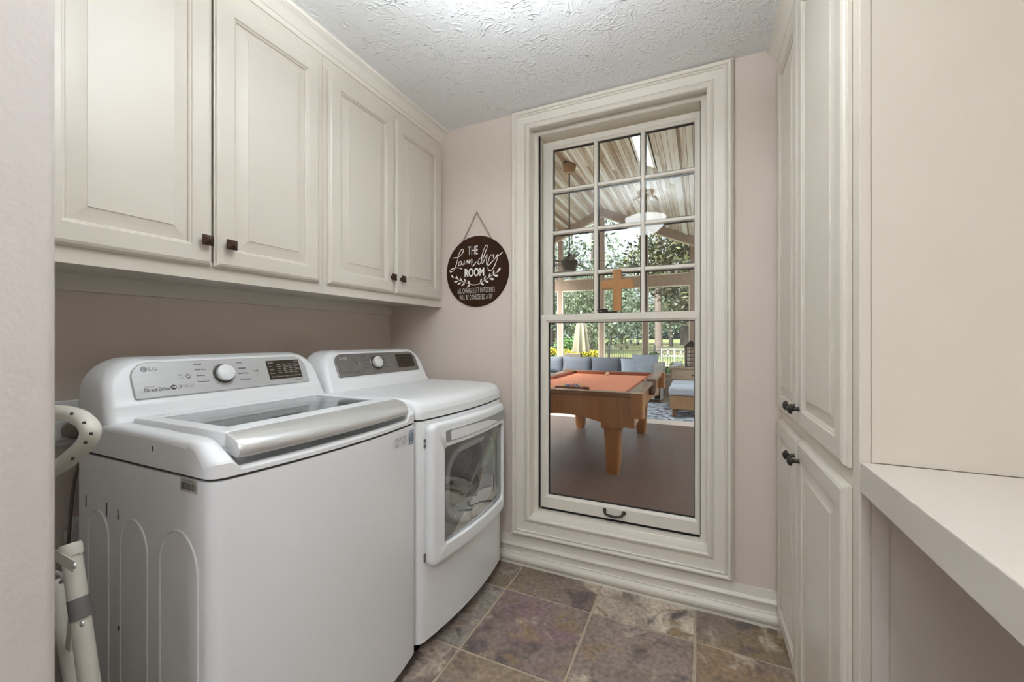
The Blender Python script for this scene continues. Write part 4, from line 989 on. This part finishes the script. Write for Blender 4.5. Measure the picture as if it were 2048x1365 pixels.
mb = MB(); mb.org = (-1.5, 4.5, FZ-.012); mb.box(-4.4, 1.6, YI+.02, 6.75, FZ-.012, FZ); tag(mb.build('game_carpet', CARP), 'brown woven carpet under the pool table', 'carpet')
def rug_mat():
    m, nt, b = nodes_of('blue_pattern_rug'); N, L = nt.nodes, nt.links
    t = N.new('ShaderNodeTexCoord'); n1 = N.new('ShaderNodeTexNoise'); n1.inputs['Scale'].default_value = 4; n1.inputs['Detail'].default_value = 4; n1.inputs['Distortion'].default_value = 2; L.new(t.outputs['Object'], n1.inputs['Vector'])
    r = N.new('ShaderNodeValToRGB'); e = r.color_ramp.elements; e[0].position = .40; e[0].color = S(66,76,92); e[1].position = .58; e[1].color = S(190,200,212); L.new(n1.outputs['Fac'], r.inputs[0]); L.new(r.outputs[0], b.inputs['Base Color']); b.inputs['Roughness'].default_value = .8
    return m
mb = MB(); mb.org = (-1.6, 8.1, FZ-.012); mb.box(-3.4, .3, 7.2, 8.95, FZ-.012, FZ); tag(mb.build('blue_rug', rug_mat()), 'blue and white patterned rug in front of the sofa', 'rug')

# ------------------------------------------------------------------ pool table
PT0, PT1, PTy0, PTy1, PZ = -2.0, -.51, 3.97, 6.60, .70
pt = thing('pool_table', (-1.255, 5.28, FZ), 'wooden pool table with salmon coloured cloth', 'pool table')
OAK = pm('table_oak', S(150,96,46), .35, 4, .18, .06, 30, stretch=(8,1,1), coat=.3)
OAKD = pm('table_oak_dark', S(112,70,36), .35, 4, .18, .06, 30, stretch=(1,8,8), coat=.3)
FELT = pm('salmon_felt', S(218,140,106), .95, 40, .05)
CUSH = pm('rust_cushion', S(150,82,52), .9, 30, .06)
LEATH = pm('pocket_leather', S(84,54,34), .55, 20, .15)
bx(PT0+.13, PT1-.13, PTy0+.13, PTy1-.13, .60, .655).build('playfield', FELT, pt)
rw_ = .115
for (xa, xb, ya, yb, ax) in ((PT0, PT1, PTy0, PTy0+rw_, 0), (PT0, PT1, PTy1-rw_, PTy1, 0), (PT0, PT0+rw_, PTy0+rw_+.001, PTy1-rw_-.001, 1), (PT1-rw_, PT1, PTy0+rw_+.001, PTy1-rw_-.001, 1)):
    o = bx(xa, xb, ya, yb, .655, PZ).build('rail', OAKD if ax else OAKD, pt, bevel=.008)
    for k in range(1, 4):
        cxx, cyy = (xa+(xb-xa)*k/4, (ya+yb)/2) if not ax else ((xa+xb)/2, ya+(yb-ya)*k/4)
for (xa, xb, ya, yb) in ((PT0+.2, PT1-.2, PTy0+rw_+.001, PTy0+rw_+.045), (PT0+.2, PT1-.2, PTy1-rw_-.045, PTy1-rw_-.001), (PT0+rw_+.001, PT0+rw_+.045, PTy0+.2, 5.22), (PT0+rw_+.001, PT0+rw_+.045, 5.35, PTy1-.2), (PT1-rw_-.045, PT1-rw_-.001, PTy0+.2, 5.22), (PT1-rw_-.045, PT1-rw_-.001, 5.35, PTy1-.2)):
    bx(xa, xb, ya, yb, .656, .694).build('cushion', CUSH, pt, bevel=.006)
def apron(x0, x1, fn, mat):
    n = 16; ol = [(x0,.653),(x0,.36)]+[(x0+.26+(x1-x0-.52)*k/n, .385+.07*math.sin(PI*k/n)) for k in range(n+1)]+[(x1,.36),(x1,.653)]
    m2 = MB(); m2.prism(ol, fn, 0, .03); return m2.build('apron', mat, pt)
apron(PT0+.05, PT1-.05, lambda a, b, c: (a, PTy0+.02+c, b), OAK); apron(PT0+.05, PT1-.05, lambda a, b, c: (a, PTy1-.05+c, b), OAK)
apron(PTy0+.051, PTy1-.051, lambda a, b, c: (PT1-.05-c, a, b), OAK); apron(PTy0+.051, PTy1-.051, lambda a, b, c: (PT0+.05+c, a, b), OAK)
for (lx, ly) in ((-.775,4.10),(-.745,6.0),(-1.62,6.0),(-1.735,4.10)):
    m2 = MB()
    def oct_(h, z, ch=.3): c_ = h*(1-ch); return [(lx+p,ly+q,z) for p, q in ((-c_,-h),(c_,-h),(h,-c_),(h,c_),(c_,h),(-c_,h),(-h,c_),(-h,-c_))]
    m2.loft([oct_(.052,FZ+.0005), oct_(.055,FZ+.02), oct_(.064,FZ+.05), oct_(.082,.30), oct_(.085,.34)]); m2.build('leg', OAK, pt)
    bx(lx-.105, lx+.105, ly-.1, ly+.1, .341, .60).build('leg_block', OAK, pt, bevel=.01)
for (cx_, cy_) in ((PT1-.02,PTy0+.02),(PT0+.02,PTy0+.02),(PT1-.02,PTy1-.02),(PT0+.02,PTy1-.02)):
    m2 = MB(); m2.prism(rrect(cx_-.06, cx_+.06, cy_-.06, cy_+.06, .025, 4), lambda a, b, c: (a, b, c), .47, .704); m2.build('corner_block', OAK, pt)
    sx_ = -1 if cx_ > -1.2 else 1; sy_ = 1 if cy_ < 5 else -1
    MB().lathe([(.06,0),(.062,.02),(.05,.03)], (cx_+sx_*.10, cy_+sy_*.10, .665), n=16).build('pocket', LEATH, pt, smooth=True)
for cx_ in (PT1-.03, PT0+.03):
    sx_ = 1 if cx_ > -1.2 else -1
    MB().lathe([(.03,-.16),(.05,-.13),(.058,-.04),(.062,.0),(.06,.03),(.045,.032)], (cx_, 5.285, .685), n=16).build('pocket', LEATH, pt, smooth=True)
# rack and balls
rk = thing('ball_rack', (-1.25, 4.42, .655), 'dark wooden triangle rack lying on the pool cloth', 'rack')
tri = [(-1.44,4.27),(-1.06,4.27),(-1.25,4.60)]; cxm, cym = -1.25, 4.38
for k in range(3):
    p, q = Vector(tri[k]), Vector(tri[(k+1) % 3]); dv = (q-p).normalized(); nv = Vector((dv.y, -dv.x))
    m2 = MB(); m2.add([(p.x,p.y,.656),(q.x,q.y,.656),(q.x-nv.x*.018,q.y-nv.y*.018,.656),(p.x-nv.x*.018,p.y-nv.y*.018,.656),(p.x,p.y,.70),(q.x,q.y,.70),(q.x-nv.x*.018,q.y-nv.y*.018,.70),(p.x-nv.x*.018,p.y-nv.y*.018,.70)], [(0,1,2,3),(4,5,6,7),(0,1,5,4),(1,2,6,5),(2,3,7,6),(3,0,4,7)]); m2.build('side', OAKD, rk)
def ball(x, y, mat, label, group=None):
    m2 = MB(); m2.org = (x, y, .656)
    m2.lathe([(.0285*math.sin(PI*k/10), .0285-.0285*math.cos(PI*k/10)) for k in range(1, 10)], (x,y,.656), n=16); o = m2.build('pool_ball', mat, smooth=True, ang=80); return tag(o, label, 'ball', group)
bc = [S(210,160,50),S(40,50,120),S(160,40,34),S(80,40,90),S(210,100,40),S(36,90,60),S(110,40,36),S(24,22,22)]
for r_ in range(5):
    for q in range(5-r_):
        bi = r_*5+q; ball(-1.25+(q-(4-r_)/2)*.059, 4.325+r_*.0515, pm('ball_%d' % (bi % 8), bc[bi % 8], .12, coat=.5), 'pool ball inside the triangle rack', 'racked pool balls')
ball(-1.265, 6.22, pm('cue_ball', S(222,196,160), .15, coat=.5), 'single cream ball alone on the far half of the pool cloth')

# ------------------------------------------------------------------ sofa and lounge things
WICK = pm('grey_wicker', S(170,168,162), .7, 60, .2, .5, 120)
SOFAF = pm('slate_blue_fabric', S(84,89,99), .85, 30, .07, .2, 150)
PILF = pm('pale_blue_pillow', S(160,172,186), .85, 12, .12, .2, 150)
def cushion(name, c, hx, hy, hz, mat, tilt=0, rz=0, parent=None, pinch=.35):
    bm = bmesh.new(); bmesh.ops.create_cube(bm, size=2); bmesh.ops.subdivide_edges(bm, edges=bm.edges[:], cuts=5, use_grid_fill=True)
    for v in bm.verts:
        x, y, z = v.co; k = (1-abs(x)**4)*(1-abs(z)**4)
        v.co = Vector((x*hx*(1-.05*(1-abs(z)**2)), y*hy*(1-pinch+pinch*1.6*k), z*hz*(1-.07*(1-abs(x)**2))))
    me = bpy.data.meshes.new(name); bm.to_mesh(me); bm.free(); me.materials.append(mat)
    for p in me.polygons: p.use_smooth = True
    o = bpy.data.objects.new(name, me); COL.objects.link(o); o.rotation_euler = (tilt, 0, rz)
    if parent: o.parent = parent; o.location = Vector(c)-ORG[parent.name]
    else: o.location = c
    return o
sf = thing('wicker_sofa', (-2.1, 9.35, FZ), 'long grey wicker sofa with slate blue cushions under the gable windows', 'sofa')
bx(-3.75, -.72, 8.98, 9.78, FZ+.06, .24).build('base', WICK, sf, bevel=.02)
bx(-3.75, -.72, 9.68, 9.80, .2405, .68).build('back_frame', WICK, sf, bevel=.02)
for x in (-3.89, -.87): bx(x, x+.17, 8.98, 9.80, FZ+.06, .70).build('arm', WICK, sf, bevel=.02)
for x in (-3.8, -.8):
    for y in (9.03, 9.70): bx(x, x+.06, y, y+.06, FZ+.0005, FZ+.0595).build('foot', OAKD, sf)
for k in range(4): bx(-3.70+.71*k, -3.70+.71*k+.70, 8.96, 9.60, .2405, .385).build('seat_cushion', SOFAF, sf, bevel=.03)
for k in range(4): cushion('back_cushion', (-3.36+.70*k, 9.56, .585), .355, .085, .20, SOFAF, -.12, 0, sf)
for (x, y, s_, rz, lab) in ((-1.36,9.25,.20,.25,'small pale blue pillow leaning on the sofa seat, left of the pair'),(-1.08,9.27,.25,-.15,'larger pale blue pillow at the right end of the sofa')):
    tag(cushion('throw_pillow', (x, y, .386+s_*.97), s_*1.1, .06, s_, PILF, -.25, rz), lab, 'pillow', 'throw pillows')
def ottoman(x0, x1, y0, y1, lab):
    t = thing('ottoman', ((x0+x1)/2, (y0+y1)/2, FZ), lab, 'ottoman', 'lounge ottomans')
    bx(x0, x1, y0, y1, .02, .25).build('base', pm('tan_rattan', S(150,118,84), .7, 50, .2, .5, 110), t, bevel=.01)
    bx(x0-.02, x1+.02, y0-.02, y1+.02, .2505, .395).build('cushion', pm('ottoman_fabric', S(168,178,190), .85, 20, .06, .2, 150), t, bevel=.04)
    for xx in (x0+.04, x1-.1):
        for yy in (y0+.04, y1-.1): bx(xx, xx+.06, yy, yy+.06, FZ+.0005, .0195).build('foot', OAKD, t)
ottoman(-.46, .30, 7.44, 8.05, 'tan rattan ottoman with grey cushion, nearest the pool table'); ottoman(-.47, .30, 8.16, 8.75, 'tan rattan ottoman with grey cushion, farther back by the drawers')
dr = thing('drawer_chest', (-.15, 9.45, FZ), 'whitewashed wooden drawer chest at the right of the sofa', 'chest')
CHW = pm('chest_wood', S(170,150,128), .6, 5, .14, .1, 30, stretch=(1,6,6))
bx(-.56, .30, 9.22, 9.68, FZ+.06, .59).build('body', CHW, dr); bx(-.585, .325, 9.195, 9.70, .5905, .62).build('top', CHW, dr, bevel=.005)
for xx in (-.55, .23):
    for yy in (9.23, 9.61): bx(xx, xx+.06, yy, yy+.06, FZ+.0005, FZ+.0595).build('foot', CHW, dr)
for z0 in (.36, .14, -.03): 
    d = bx(-.53, .27, 9.20, 9.2195, z0, z0+.20 if z0 > 0 else z0+.15).build('drawer', CHW, dr, bevel=.004)
    MB().lathe([(.012,0),(.018,.02),(0,.026)], (-.13,9.20,z0+.1), (0,-1,0), n=10).build('knob', IRON, d, smooth=True)
CHINA = pm('white_china', S(232,236,240), .2, coat=.4)
m2 = MB(); m2.org = (-.43,9.42,.6205); m2.lathe([(.03,0),(.07,.015),(.10,.07),(.105,.10),(.095,.10),(.02,.02)], (-.43,9.42,.6205), n=18); tag(m2.build('china_bowl', CHINA, smooth=True), 'white china bowl on the drawer chest', 'bowl')
m2 = MB(); m2.org = (-.50,9.30,.6205); m2.lathe([(.03,0),(.09,.008),(.10,.018),(.02,.010)], (-.50,9.29,.6205), n=18); tag(m2.build('china_saucer', CHINA, smooth=True), 'small white dish at the chest corner', 'dish')
lt = thing('iron_lantern', (-.16, 9.45, .62), 'black slatted iron lantern with pitched roof on the chest', 'lantern')
for (xx, yy) in ((-.26,9.36),(-.06,9.36),(-.26,9.54),(-.06,9.54)): bx(xx-.012, xx+.012, yy-.012, yy+.012, .6205, 1.03).build('post', DK, lt)
for z in (.66,.74,.82,.90,.98): bx(-.27, -.05, 9.345, 9.3475, z, z+.014).build('slat', DK, lt)
m2 = MB(); m2.loft([[(-.31,9.31,1.031),(-.01,9.31,1.031),(-.01,9.59,1.031),(-.31,9.59,1.031)], [(-.30,9.32,1.045),(-.02,9.32,1.045),(-.02,9.58,1.045),(-.30,9.58,1.045)], [(-.17,9.44,1.18),(-.15,9.44,1.18),(-.15,9.46,1.18),(-.17,9.46,1.18)]]); m2.build('roof', DK, lt)
bx(-.28, -.04, 9.34, 9.56, .6203, .632).build('base', DK, lt)

# ================================================================== GARDEN
GZ = -.30
def gz(y): return GZ if y < 20 else GZ+.021*(y-20)
def lawn_mat():
    m, nt, b = nodes_of('lawn_grass'); N, L = nt.nodes, nt.links
    t = N.new('ShaderNodeTexCoord')
    n1 = N.new('ShaderNodeTexNoise'); n1.inputs['Scale'].default_value = .18; n1.inputs['Detail'].default_value = 6; L.new(t.outputs['Object'], n1.inputs['Vector'])
    r = N.new('ShaderNodeValToRGB'); e = r.color_ramp.elements; e[0].position = .35; e[0].color = S(58,72,32); e[1].position = .68; e[1].color = S(106,96,66); q = e.new(.5); q.color = S(80,86,42)
    L.new(n1.outputs['Fac'], r.inputs[0]); L.new(r.outputs[0], b.inputs['Base Color']); b.inputs['Roughness'].default_value = .95; return m
mb = MB(); ysl = [-30, 10.2, 20, 30, 45, 70, 110, 180, 300]
for ya, yb in zip(ysl, ysl[1:]): mb.add([(-200,ya,gz(ya)),(200,ya,gz(ya)),(200,yb,gz(yb)),(-200,yb,gz(yb))], [(0,1,2,3)])
tag(mb.build('lawn', lawn_mat()), 'green and straw coloured lawn beyond the fence', 'lawn', kind='structure')
tag(bx(-7, 3, 10.35, 14.2, GZ, GZ+.03).build('patio', pm('patio_concrete', S(150,146,138), .85, 3, .06)), 'concrete patio outside the sunroom', 'patio', kind='structure')

def leaf_mat(name, c, rnd=.25, yel=0):
    m, nt, b = nodes_of(name); N, L = nt.nodes, nt.links
    t = N.new('ShaderNodeTexCoord'); n1 = N.new('ShaderNodeTexNoise'); n1.inputs['Scale'].default_value = 1.6; n1.inputs['Detail'].default_value = 7; L.new(t.outputs['Object'], n1.inputs['Vector'])
    hs = N.new('ShaderNodeHueSaturation'); hs.inputs['Color'].default_value = c
    mr = N.new('ShaderNodeMapRange'); mr.inputs['From Min'].default_value = .3; mr.inputs['From Max'].default_value = .7; mr.inputs['To Min'].default_value = 1-rnd; mr.inputs['To Max'].default_value = 1+rnd
    L.new(n1.outputs['Fac'], mr.inputs[0]); L.new(mr.outputs[0], hs.inputs['Value'])
    m2_ = N.new('ShaderNodeMapRange'); m2_.inputs['To Min'].default_value = .47; m2_.inputs['To Max'].default_value = .53; L.new(n1.outputs['Fac'], m2_.inputs[0]); L.new(m2_.outputs[0], hs.inputs['Hue'])
    L.new(hs.outputs[0], b.inputs['Base Color']); b.inputs['Roughness'].default_value = .5; return m
def leaf_cloud(clusters, n, ll, lw, seed, up=.2):
    """leaf quads (bent in two) scattered in ellipsoid clusters (cx,cy,cz,rx,ry,rz)"""
    rn = random.Random(seed); mb = MB(); vol = [c[3]*c[4]*c[5] for c in clusters]
    for c in rn.choices(clusters, vol, k=n):
        while True:
            p = Vector((rn.uniform(-1,1), rn.uniform(-1,1), rn.uniform(-1,1)))
            if .25 < p.length < 1: break
        q = Vector((c[0]+p.x*c[3], c[1]+p.y*c[4], c[2]+p.z*c[5]))
        d = Vector((rn.gauss(0,1), rn.gauss(0,1), rn.gauss(up,.8))).normalized(); s = d.cross(Vector((rn.gauss(0,1), rn.gauss(0,1), rn.gauss(0,1)))).normalized()
        l = ll*rn.uniform(.6,1.2); w_ = lw*rn.uniform(.7,1.2)
        mb.add([q, q+d*l*.5+s*w_, q+d*l, q+d*l*.5-s*w_], [(0,1,2,3)])
    return mb
BARK = pm('pine_bark', S(92,82,76), .9, 6, .25, .5, 14, stretch=(3,3,1))
BARKD = pm('dark_bark', S(56,50,46), .9, 6, .25, .5, 14, stretch=(3,3,1))
PINE = leaf_mat('pine_foliage', S(66,84,62)); PINE2 = leaf_mat('pale_pine_foliage', S(86,100,82)); HAZE = leaf_mat('haze_tinted_foliage', S(92,108,112), .15)  # the distant green has air haze mixed into its colour
MAG = leaf_mat('magnolia_leaf', S(60,64,34), .8); GRN = leaf_mat('shrub_green', S(54,90,32), .3); YEL = leaf_mat('shrub_yellow', S(150,142,30), .2); GREY = leaf_mat('grey_green_foliage', S(86,98,74), .3)
# prototypes of three tree kinds, then copies
def tree(name, kind, x, y, h, label, proto={}):
    key = kind
    if key not in proto:
        rn = random.Random(hash(kind) % 1 + len(proto)*17+5)
        t = thing(name, (x, y, gz(y)), label, 'tree', 'trees beyond the garden fence')
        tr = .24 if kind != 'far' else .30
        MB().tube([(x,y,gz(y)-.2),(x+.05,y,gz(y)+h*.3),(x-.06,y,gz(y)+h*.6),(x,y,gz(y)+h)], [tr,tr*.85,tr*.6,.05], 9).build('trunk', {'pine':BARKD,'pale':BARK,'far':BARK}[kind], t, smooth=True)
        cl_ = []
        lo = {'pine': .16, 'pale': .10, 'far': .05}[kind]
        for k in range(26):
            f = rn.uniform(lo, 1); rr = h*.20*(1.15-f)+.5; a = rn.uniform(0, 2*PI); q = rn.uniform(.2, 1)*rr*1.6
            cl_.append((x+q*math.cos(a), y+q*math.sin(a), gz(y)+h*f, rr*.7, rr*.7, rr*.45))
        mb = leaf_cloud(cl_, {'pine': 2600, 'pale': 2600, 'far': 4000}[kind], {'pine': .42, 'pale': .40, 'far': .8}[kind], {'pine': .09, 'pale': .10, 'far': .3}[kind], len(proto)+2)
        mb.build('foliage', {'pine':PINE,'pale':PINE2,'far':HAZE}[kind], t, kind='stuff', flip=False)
        proto[key] = (t, h); return t
    t0, h0 = proto[key]; t = copy_tree(t0); t.location = (x, y, gz(y)); s_ = h/h0; t.scale = (s_, s_, s_); t.rotation_euler = (0, 0, random.uniform(0, 6)); t['label'] = label
    return t
def on_u(u, Y):
    p = on_y(u, 678, Y); return p.x
k = 0
for (u, Y, h, kind, lab) in ((1104,34,17,'pine','dark pine at the left edge of the lower pane'),(1112,40,16,'pale','pale trunk beside the dark pine at the left edge'),(1143,46,17,'pine','pine behind the closed umbrella'),(1185,42,16,'pale','pale feathery tree right of the closed umbrella'),
    (1222,52,11,'pale','pale tree just right of the ridge post, over the fence'),(1231,56,12,'pine','slim dark pine over the left fence section, first of four'),(1244,58,12,'pine','slim dark pine over the left fence section, second of four'),(1262,60,11,'pine','slim dark pine over the left fence section, third of four'),(1276,54,12,'pine','slim dark pine over the left fence section, nearest the timber post'),
    (1318,33,20,'pale','thick grey trunk behind the white bench'),(1342,50,18,'pine','dark trunk above the white bench, right of the thick grey one'),(1364,56,17,'pine','left one of two thin trunks near the right edge'),(1370,58,18,'pale','right one of two thin trunks near the right edge')):
    tree('pine_tree', kind, on_u(u, Y), Y, h, lab)
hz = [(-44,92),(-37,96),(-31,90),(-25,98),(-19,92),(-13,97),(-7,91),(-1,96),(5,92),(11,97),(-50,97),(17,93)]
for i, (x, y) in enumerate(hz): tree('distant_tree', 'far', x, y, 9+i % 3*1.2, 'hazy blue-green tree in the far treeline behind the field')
# magnolia close behind the gable windows
mx_, my_ = -.28, 13.9
mg = thing('magnolia_tree', (mx_, my_, GZ), 'magnolia with big glossy leaves close outside the right windows', 'tree')
MB().tube([(mx_,my_,GZ-.05),(mx_-.05,my_,1.2),(mx_-.1,my_,2.6),(mx_-.2,my_,5)], [.14,.11,.09,.04], 10).build('trunk', BARKD, mg, smooth=True)
rn = random.Random(21); cl_ = [(-.35,13.6,2.0,.75,.7,.35),(-.2,13.5,2.7,1.0,.9,.6),(-1.0,13.6,3.1,.9,.8,.6),(-.3,13.8,3.6,1.2,1,.7),(-1.5,13.6,3.7,.7,.7,.45),(-.9,13.8,4.3,1.0,.9,.6),(.3,13.8,4.4,1.1,1,.8),(-1.9,13.5,4.0,.45,.5,.30),(-2.0,13.4,3.5,.4,.4,.25),(.6,13.6,3,1,.9,.9),(-1.2,13.9,5.1,.8,.8,.45),(.0,14,5.3,1.2,1,.7),(-.75,13.5,2.35,.45,.5,.35)]
leaf_cloud(cl_, 7500, .21, .040, 22, .1).build('foliage', MAG, mg, kind='stuff', flip=False)
for k, (a, b_) in enumerate((((-.33,13.9,2.2),(-1.7,13.6,3.7)),((-.35,13.9,2.6),(.6,13.7,3.6)),((-.37,13.9,3.2),(-1.0,13.8,4.8)))): MB().tube([a, ((a[0]+b_[0])/2, a[1], (a[2]+b_[2])/2+.1), b_], [.05,.035,.015], 7).build('branch', BARKD, mg, smooth=True)
# shrubs
sh = None
for k, (x, y, s_, lab) in enumerate(((-5.6,15.8,1.0,'golden-tipped shrub at the far left of the hedge'),(-4.95,15.6,.95,'golden-tipped shrub left of the umbrella pole'),(-4.3,15.7,1.0,'golden-tipped shrub just behind the umbrella'),(-3.72,15.5,.92,'golden-tipped shrub between the umbrella and the ridge post'))):
    if sh is None:
        sh = thing('golden_shrub', (x, y, GZ), lab, 'shrub', 'golden hedge shrubs'); 
        leaf_cloud([(x,y,GZ+.45,.5,.45,.45),(x+.15,y-.1,GZ+.5,.4,.4,.4)], 1500, .10, .032, 31).build('foliage', GRN, sh, kind='stuff', flip=False)
        leaf_cloud([(x,y-.1,GZ+1.0,.42,.4,.16),(x-.2,y-.2,GZ+.9,.3,.3,.14)], 600, .10, .034, 32).build('tips', YEL, sh, kind='stuff', flip=False)
        MB().tube([(x,y,GZ-.02),(x,y,GZ+.6)], .03, 7).build('stem', BARKD, sh)
    else:
        t = copy_tree(sh); t.location = (x, y, GZ); t.scale = (s_,)*3; t.rotation_euler = (0,0,k*1.3); t['label'] = lab
gb = thing('green_bush', (on_u(1138,18.5), 18.5, GZ), 'round green bush left of the closed umbrella', 'bush'); x = gb.location.x
leaf_cloud([(x,18.5,.55,.85,.8,.8),(x+.5,18.5,.3,.6,.6,.55)], 3200, .13, .04, 41).build('foliage', GRN, gb, kind='stuff', flip=False); MB().tube([(x,18.5,GZ-.02),(x,18.5,.5)], .05, 7).build('stem', BARKD, gb)
gb = thing('grey_willow', (on_u(1180,26), 26, gz(26)), 'grey-green feathery willow right of the umbrella', 'tree'); x = gb.location.x
leaf_cloud([(x,26,2.2,1.3,1.2,1.9),(x-.6,26,3.6,1.4,1.2,1.6),(x+.4,26,4.4,1.3,1.2,1.5)], 6500, .30, .028, 42, -.8).build('foliage', GREY, gb, kind='stuff', flip=False); MB().tube([(x,26,gz(26)-.05),(x,26,3.5)], [.14,.06], 8).build('trunk', BARK, gb, smooth=True)
gb = thing('low_shrub', (-.55, 12.3, GZ+.03), 'low dark green shrub outside, right of the sofa', 'shrub')
leaf_cloud([(-.55,12.3,.15,.45,.4,.40),(-.1,12.3,.1,.4,.4,.36)], 1800, .10, .03, 43).build('foliage', leaf_mat('dark_shrub', S(70,98,50), .3), gb, kind='stuff', flip=False); MB().tube([(-.55,12.3,GZ+.031),(-.55,12.3,.2)], .03, 7).build('stem', BARKD, gb)
# umbrella
ux, uy = on_u(1162,13), 13.0
um = thing('patio_umbrella', (ux, uy, GZ+.03), 'closed cream patio umbrella on a dark pole', 'umbrella')
n = 40; loops = []
for z, r_, fl in ((.80,.225,.30),(.86,.225,.30),(1.1,.20,.28),(1.5,.155,.24),(1.8,.11,.2),(1.98,.07,.15),(2.04,.025,.1)):
    loops.append([(ux+r_*(1+fl*math.cos(8*2*PI*i/n))*math.cos(2*PI*i/n), uy+r_*(1+fl*math.cos(8*2*PI*i/n))*math.sin(2*PI*i/n), z) for i in range(n)])
m2 = MB(); m2.loft(loops, False, True); m2.build('canopy', pm('cream_canopy', S(132,128,108), .8, 3, .08), um, smooth=True, ang=70)
MB().tube([(ux,uy,GZ+.0305),(ux,uy,2.06)], .022, 10).build('pole', DK, um, smooth=True)
MB().lathe([(.03,0),(.03,.03),(.015,.06),(0,.065)], (ux,uy,2.05), n=12).build('finial', WTR, um, smooth=True)
MB().lathe([(.28,.0005),(.28,.05),(.06,.08),(.06,.2),(.03,.2)], (ux,uy,GZ+.03), n=20).build('base', DK, um, smooth=True)
# patio chair
cx_, cy_ = on_u(1150,12.2), 12.2
pc = thing('patio_chair', (cx_, cy_, GZ+.03), 'grey woven patio chair in front of the closed umbrella', 'chair')
WV = pm('woven_grey', S(140,132,122), .8, 60, .2, .4, 120)
bx(cx_-.25, cx_+.25, cy_-.25, cy_+.25, .10, .16).build('seat', WV, pc, bevel=.01); bx(cx_-.25, cx_+.25, cy_-.30, cy_-.255, .10, .78).build('backrest', WV, pc, bevel=.02)
for a in (-.24,.20):
    for b_ in (-.24,.20): bx(cx_+a, cx_+a+.04, cy_+b_, cy_+b_+.04, GZ+.0305, .0995).build('leg', DK, pc)
# table with flower pot
tb = thing('patio_table', (-1.45, 12.2, GZ+.03), 'white patio table holding the orange flower pot', 'table')
bx(-2.1, -.85, 11.85, 12.55, .50, .545).build('top', WTR, tb, bevel=.01)
for a in (-2.05,-.95):
    for b_ in (11.9, 12.45): bx(a, a+.05, b_, b_+.05, GZ+.0305, .4995).build('leg', WTR, tb)
fx_, fy_ = on_u(1303,12.1), 12.1
fp = thing('flower_pot', (fx_, fy_, .545), 'orange terracotta pot with a leafy plant on the patio table', 'pot')
MB().lathe([(.06,.0005),(.085,.11),(.095,.112),(.095,.14),(.08,.14)], (fx_,fy_,.545), n=18).build('pot', pm('terracotta', S(206,104,58), .8), fp, smooth=True); leaf_cloud([(fx_+.06,fy_,.76,.14,.14,.08)], 250, .06, .02, 51).build('plant', GRN, fp, kind='stuff', flip=False)
# fence
FYY = 20.0; FENC = pm('black_fence', S(40,42,40), .5, 10, .1)
fe = thing('garden_fence', (-2, FYY, GZ), 'black metal picket fence along the lawn', 'fence')
x0, x1 = on_u(1209,FYY), 2.6
for z in (.84, .66, -.12): bx(x0, x1, FYY-.015, FYY+.015, z-.02, z+.015).build('rail', FENC, fe)
xx = on_u(1218,FYY)
while xx < x1: bx(xx-.04, xx+.04, FYY-.04, FYY+.04, GZ+.0005, .92).build('post', FENC, fe); xx += 2.1
m2 = MB(); xx = x0+.05
while xx < x1: m2.box(xx-.009, xx+.009, FYY-.009, FYY+.009, GZ+.05, .845); xx += .105
m2.build('picket', FENC, fe, kind='stuff')
# white bench
be = thing('garden_bench', (-.95, 17.4, GZ), 'white ornamental garden bench in front of the black fence', 'bench')
bw = pm('bench_white', S(160,160,152), .5)
b0, b1, by = -1.40, -.42, 17.4
for z in (.80,.50): bx(b0, b1, by, by+.03, z, z+.03).build('back_rail', bw, be)
for xx in (b0, -.92, b1-.03): bx(xx, xx+.03, by-.001, by+.031, .15, .85).build('back_post', bw, be)
for k in range(4):
    xm = b0+.14+k*.24
    MB().tube([(xm+.115*math.cos(a), by+.015, .665+.13*math.sin(a)) for a in [2*PI*j/16 for j in range(17)]], .012, 6).build('ring', bw, be, smooth=True)
for k in range(3): bx(b0, b1, by-.42+.13*k, by-.42+.13*k+.10, .14, .165).build('seat_slat', bw, be)
for xx in (b0, b1-.04):
    for yy in (by-.40, by-.04): bx(xx, xx+.04, yy, yy+.04, GZ+.0005, .1395).build('leg', bw, be)
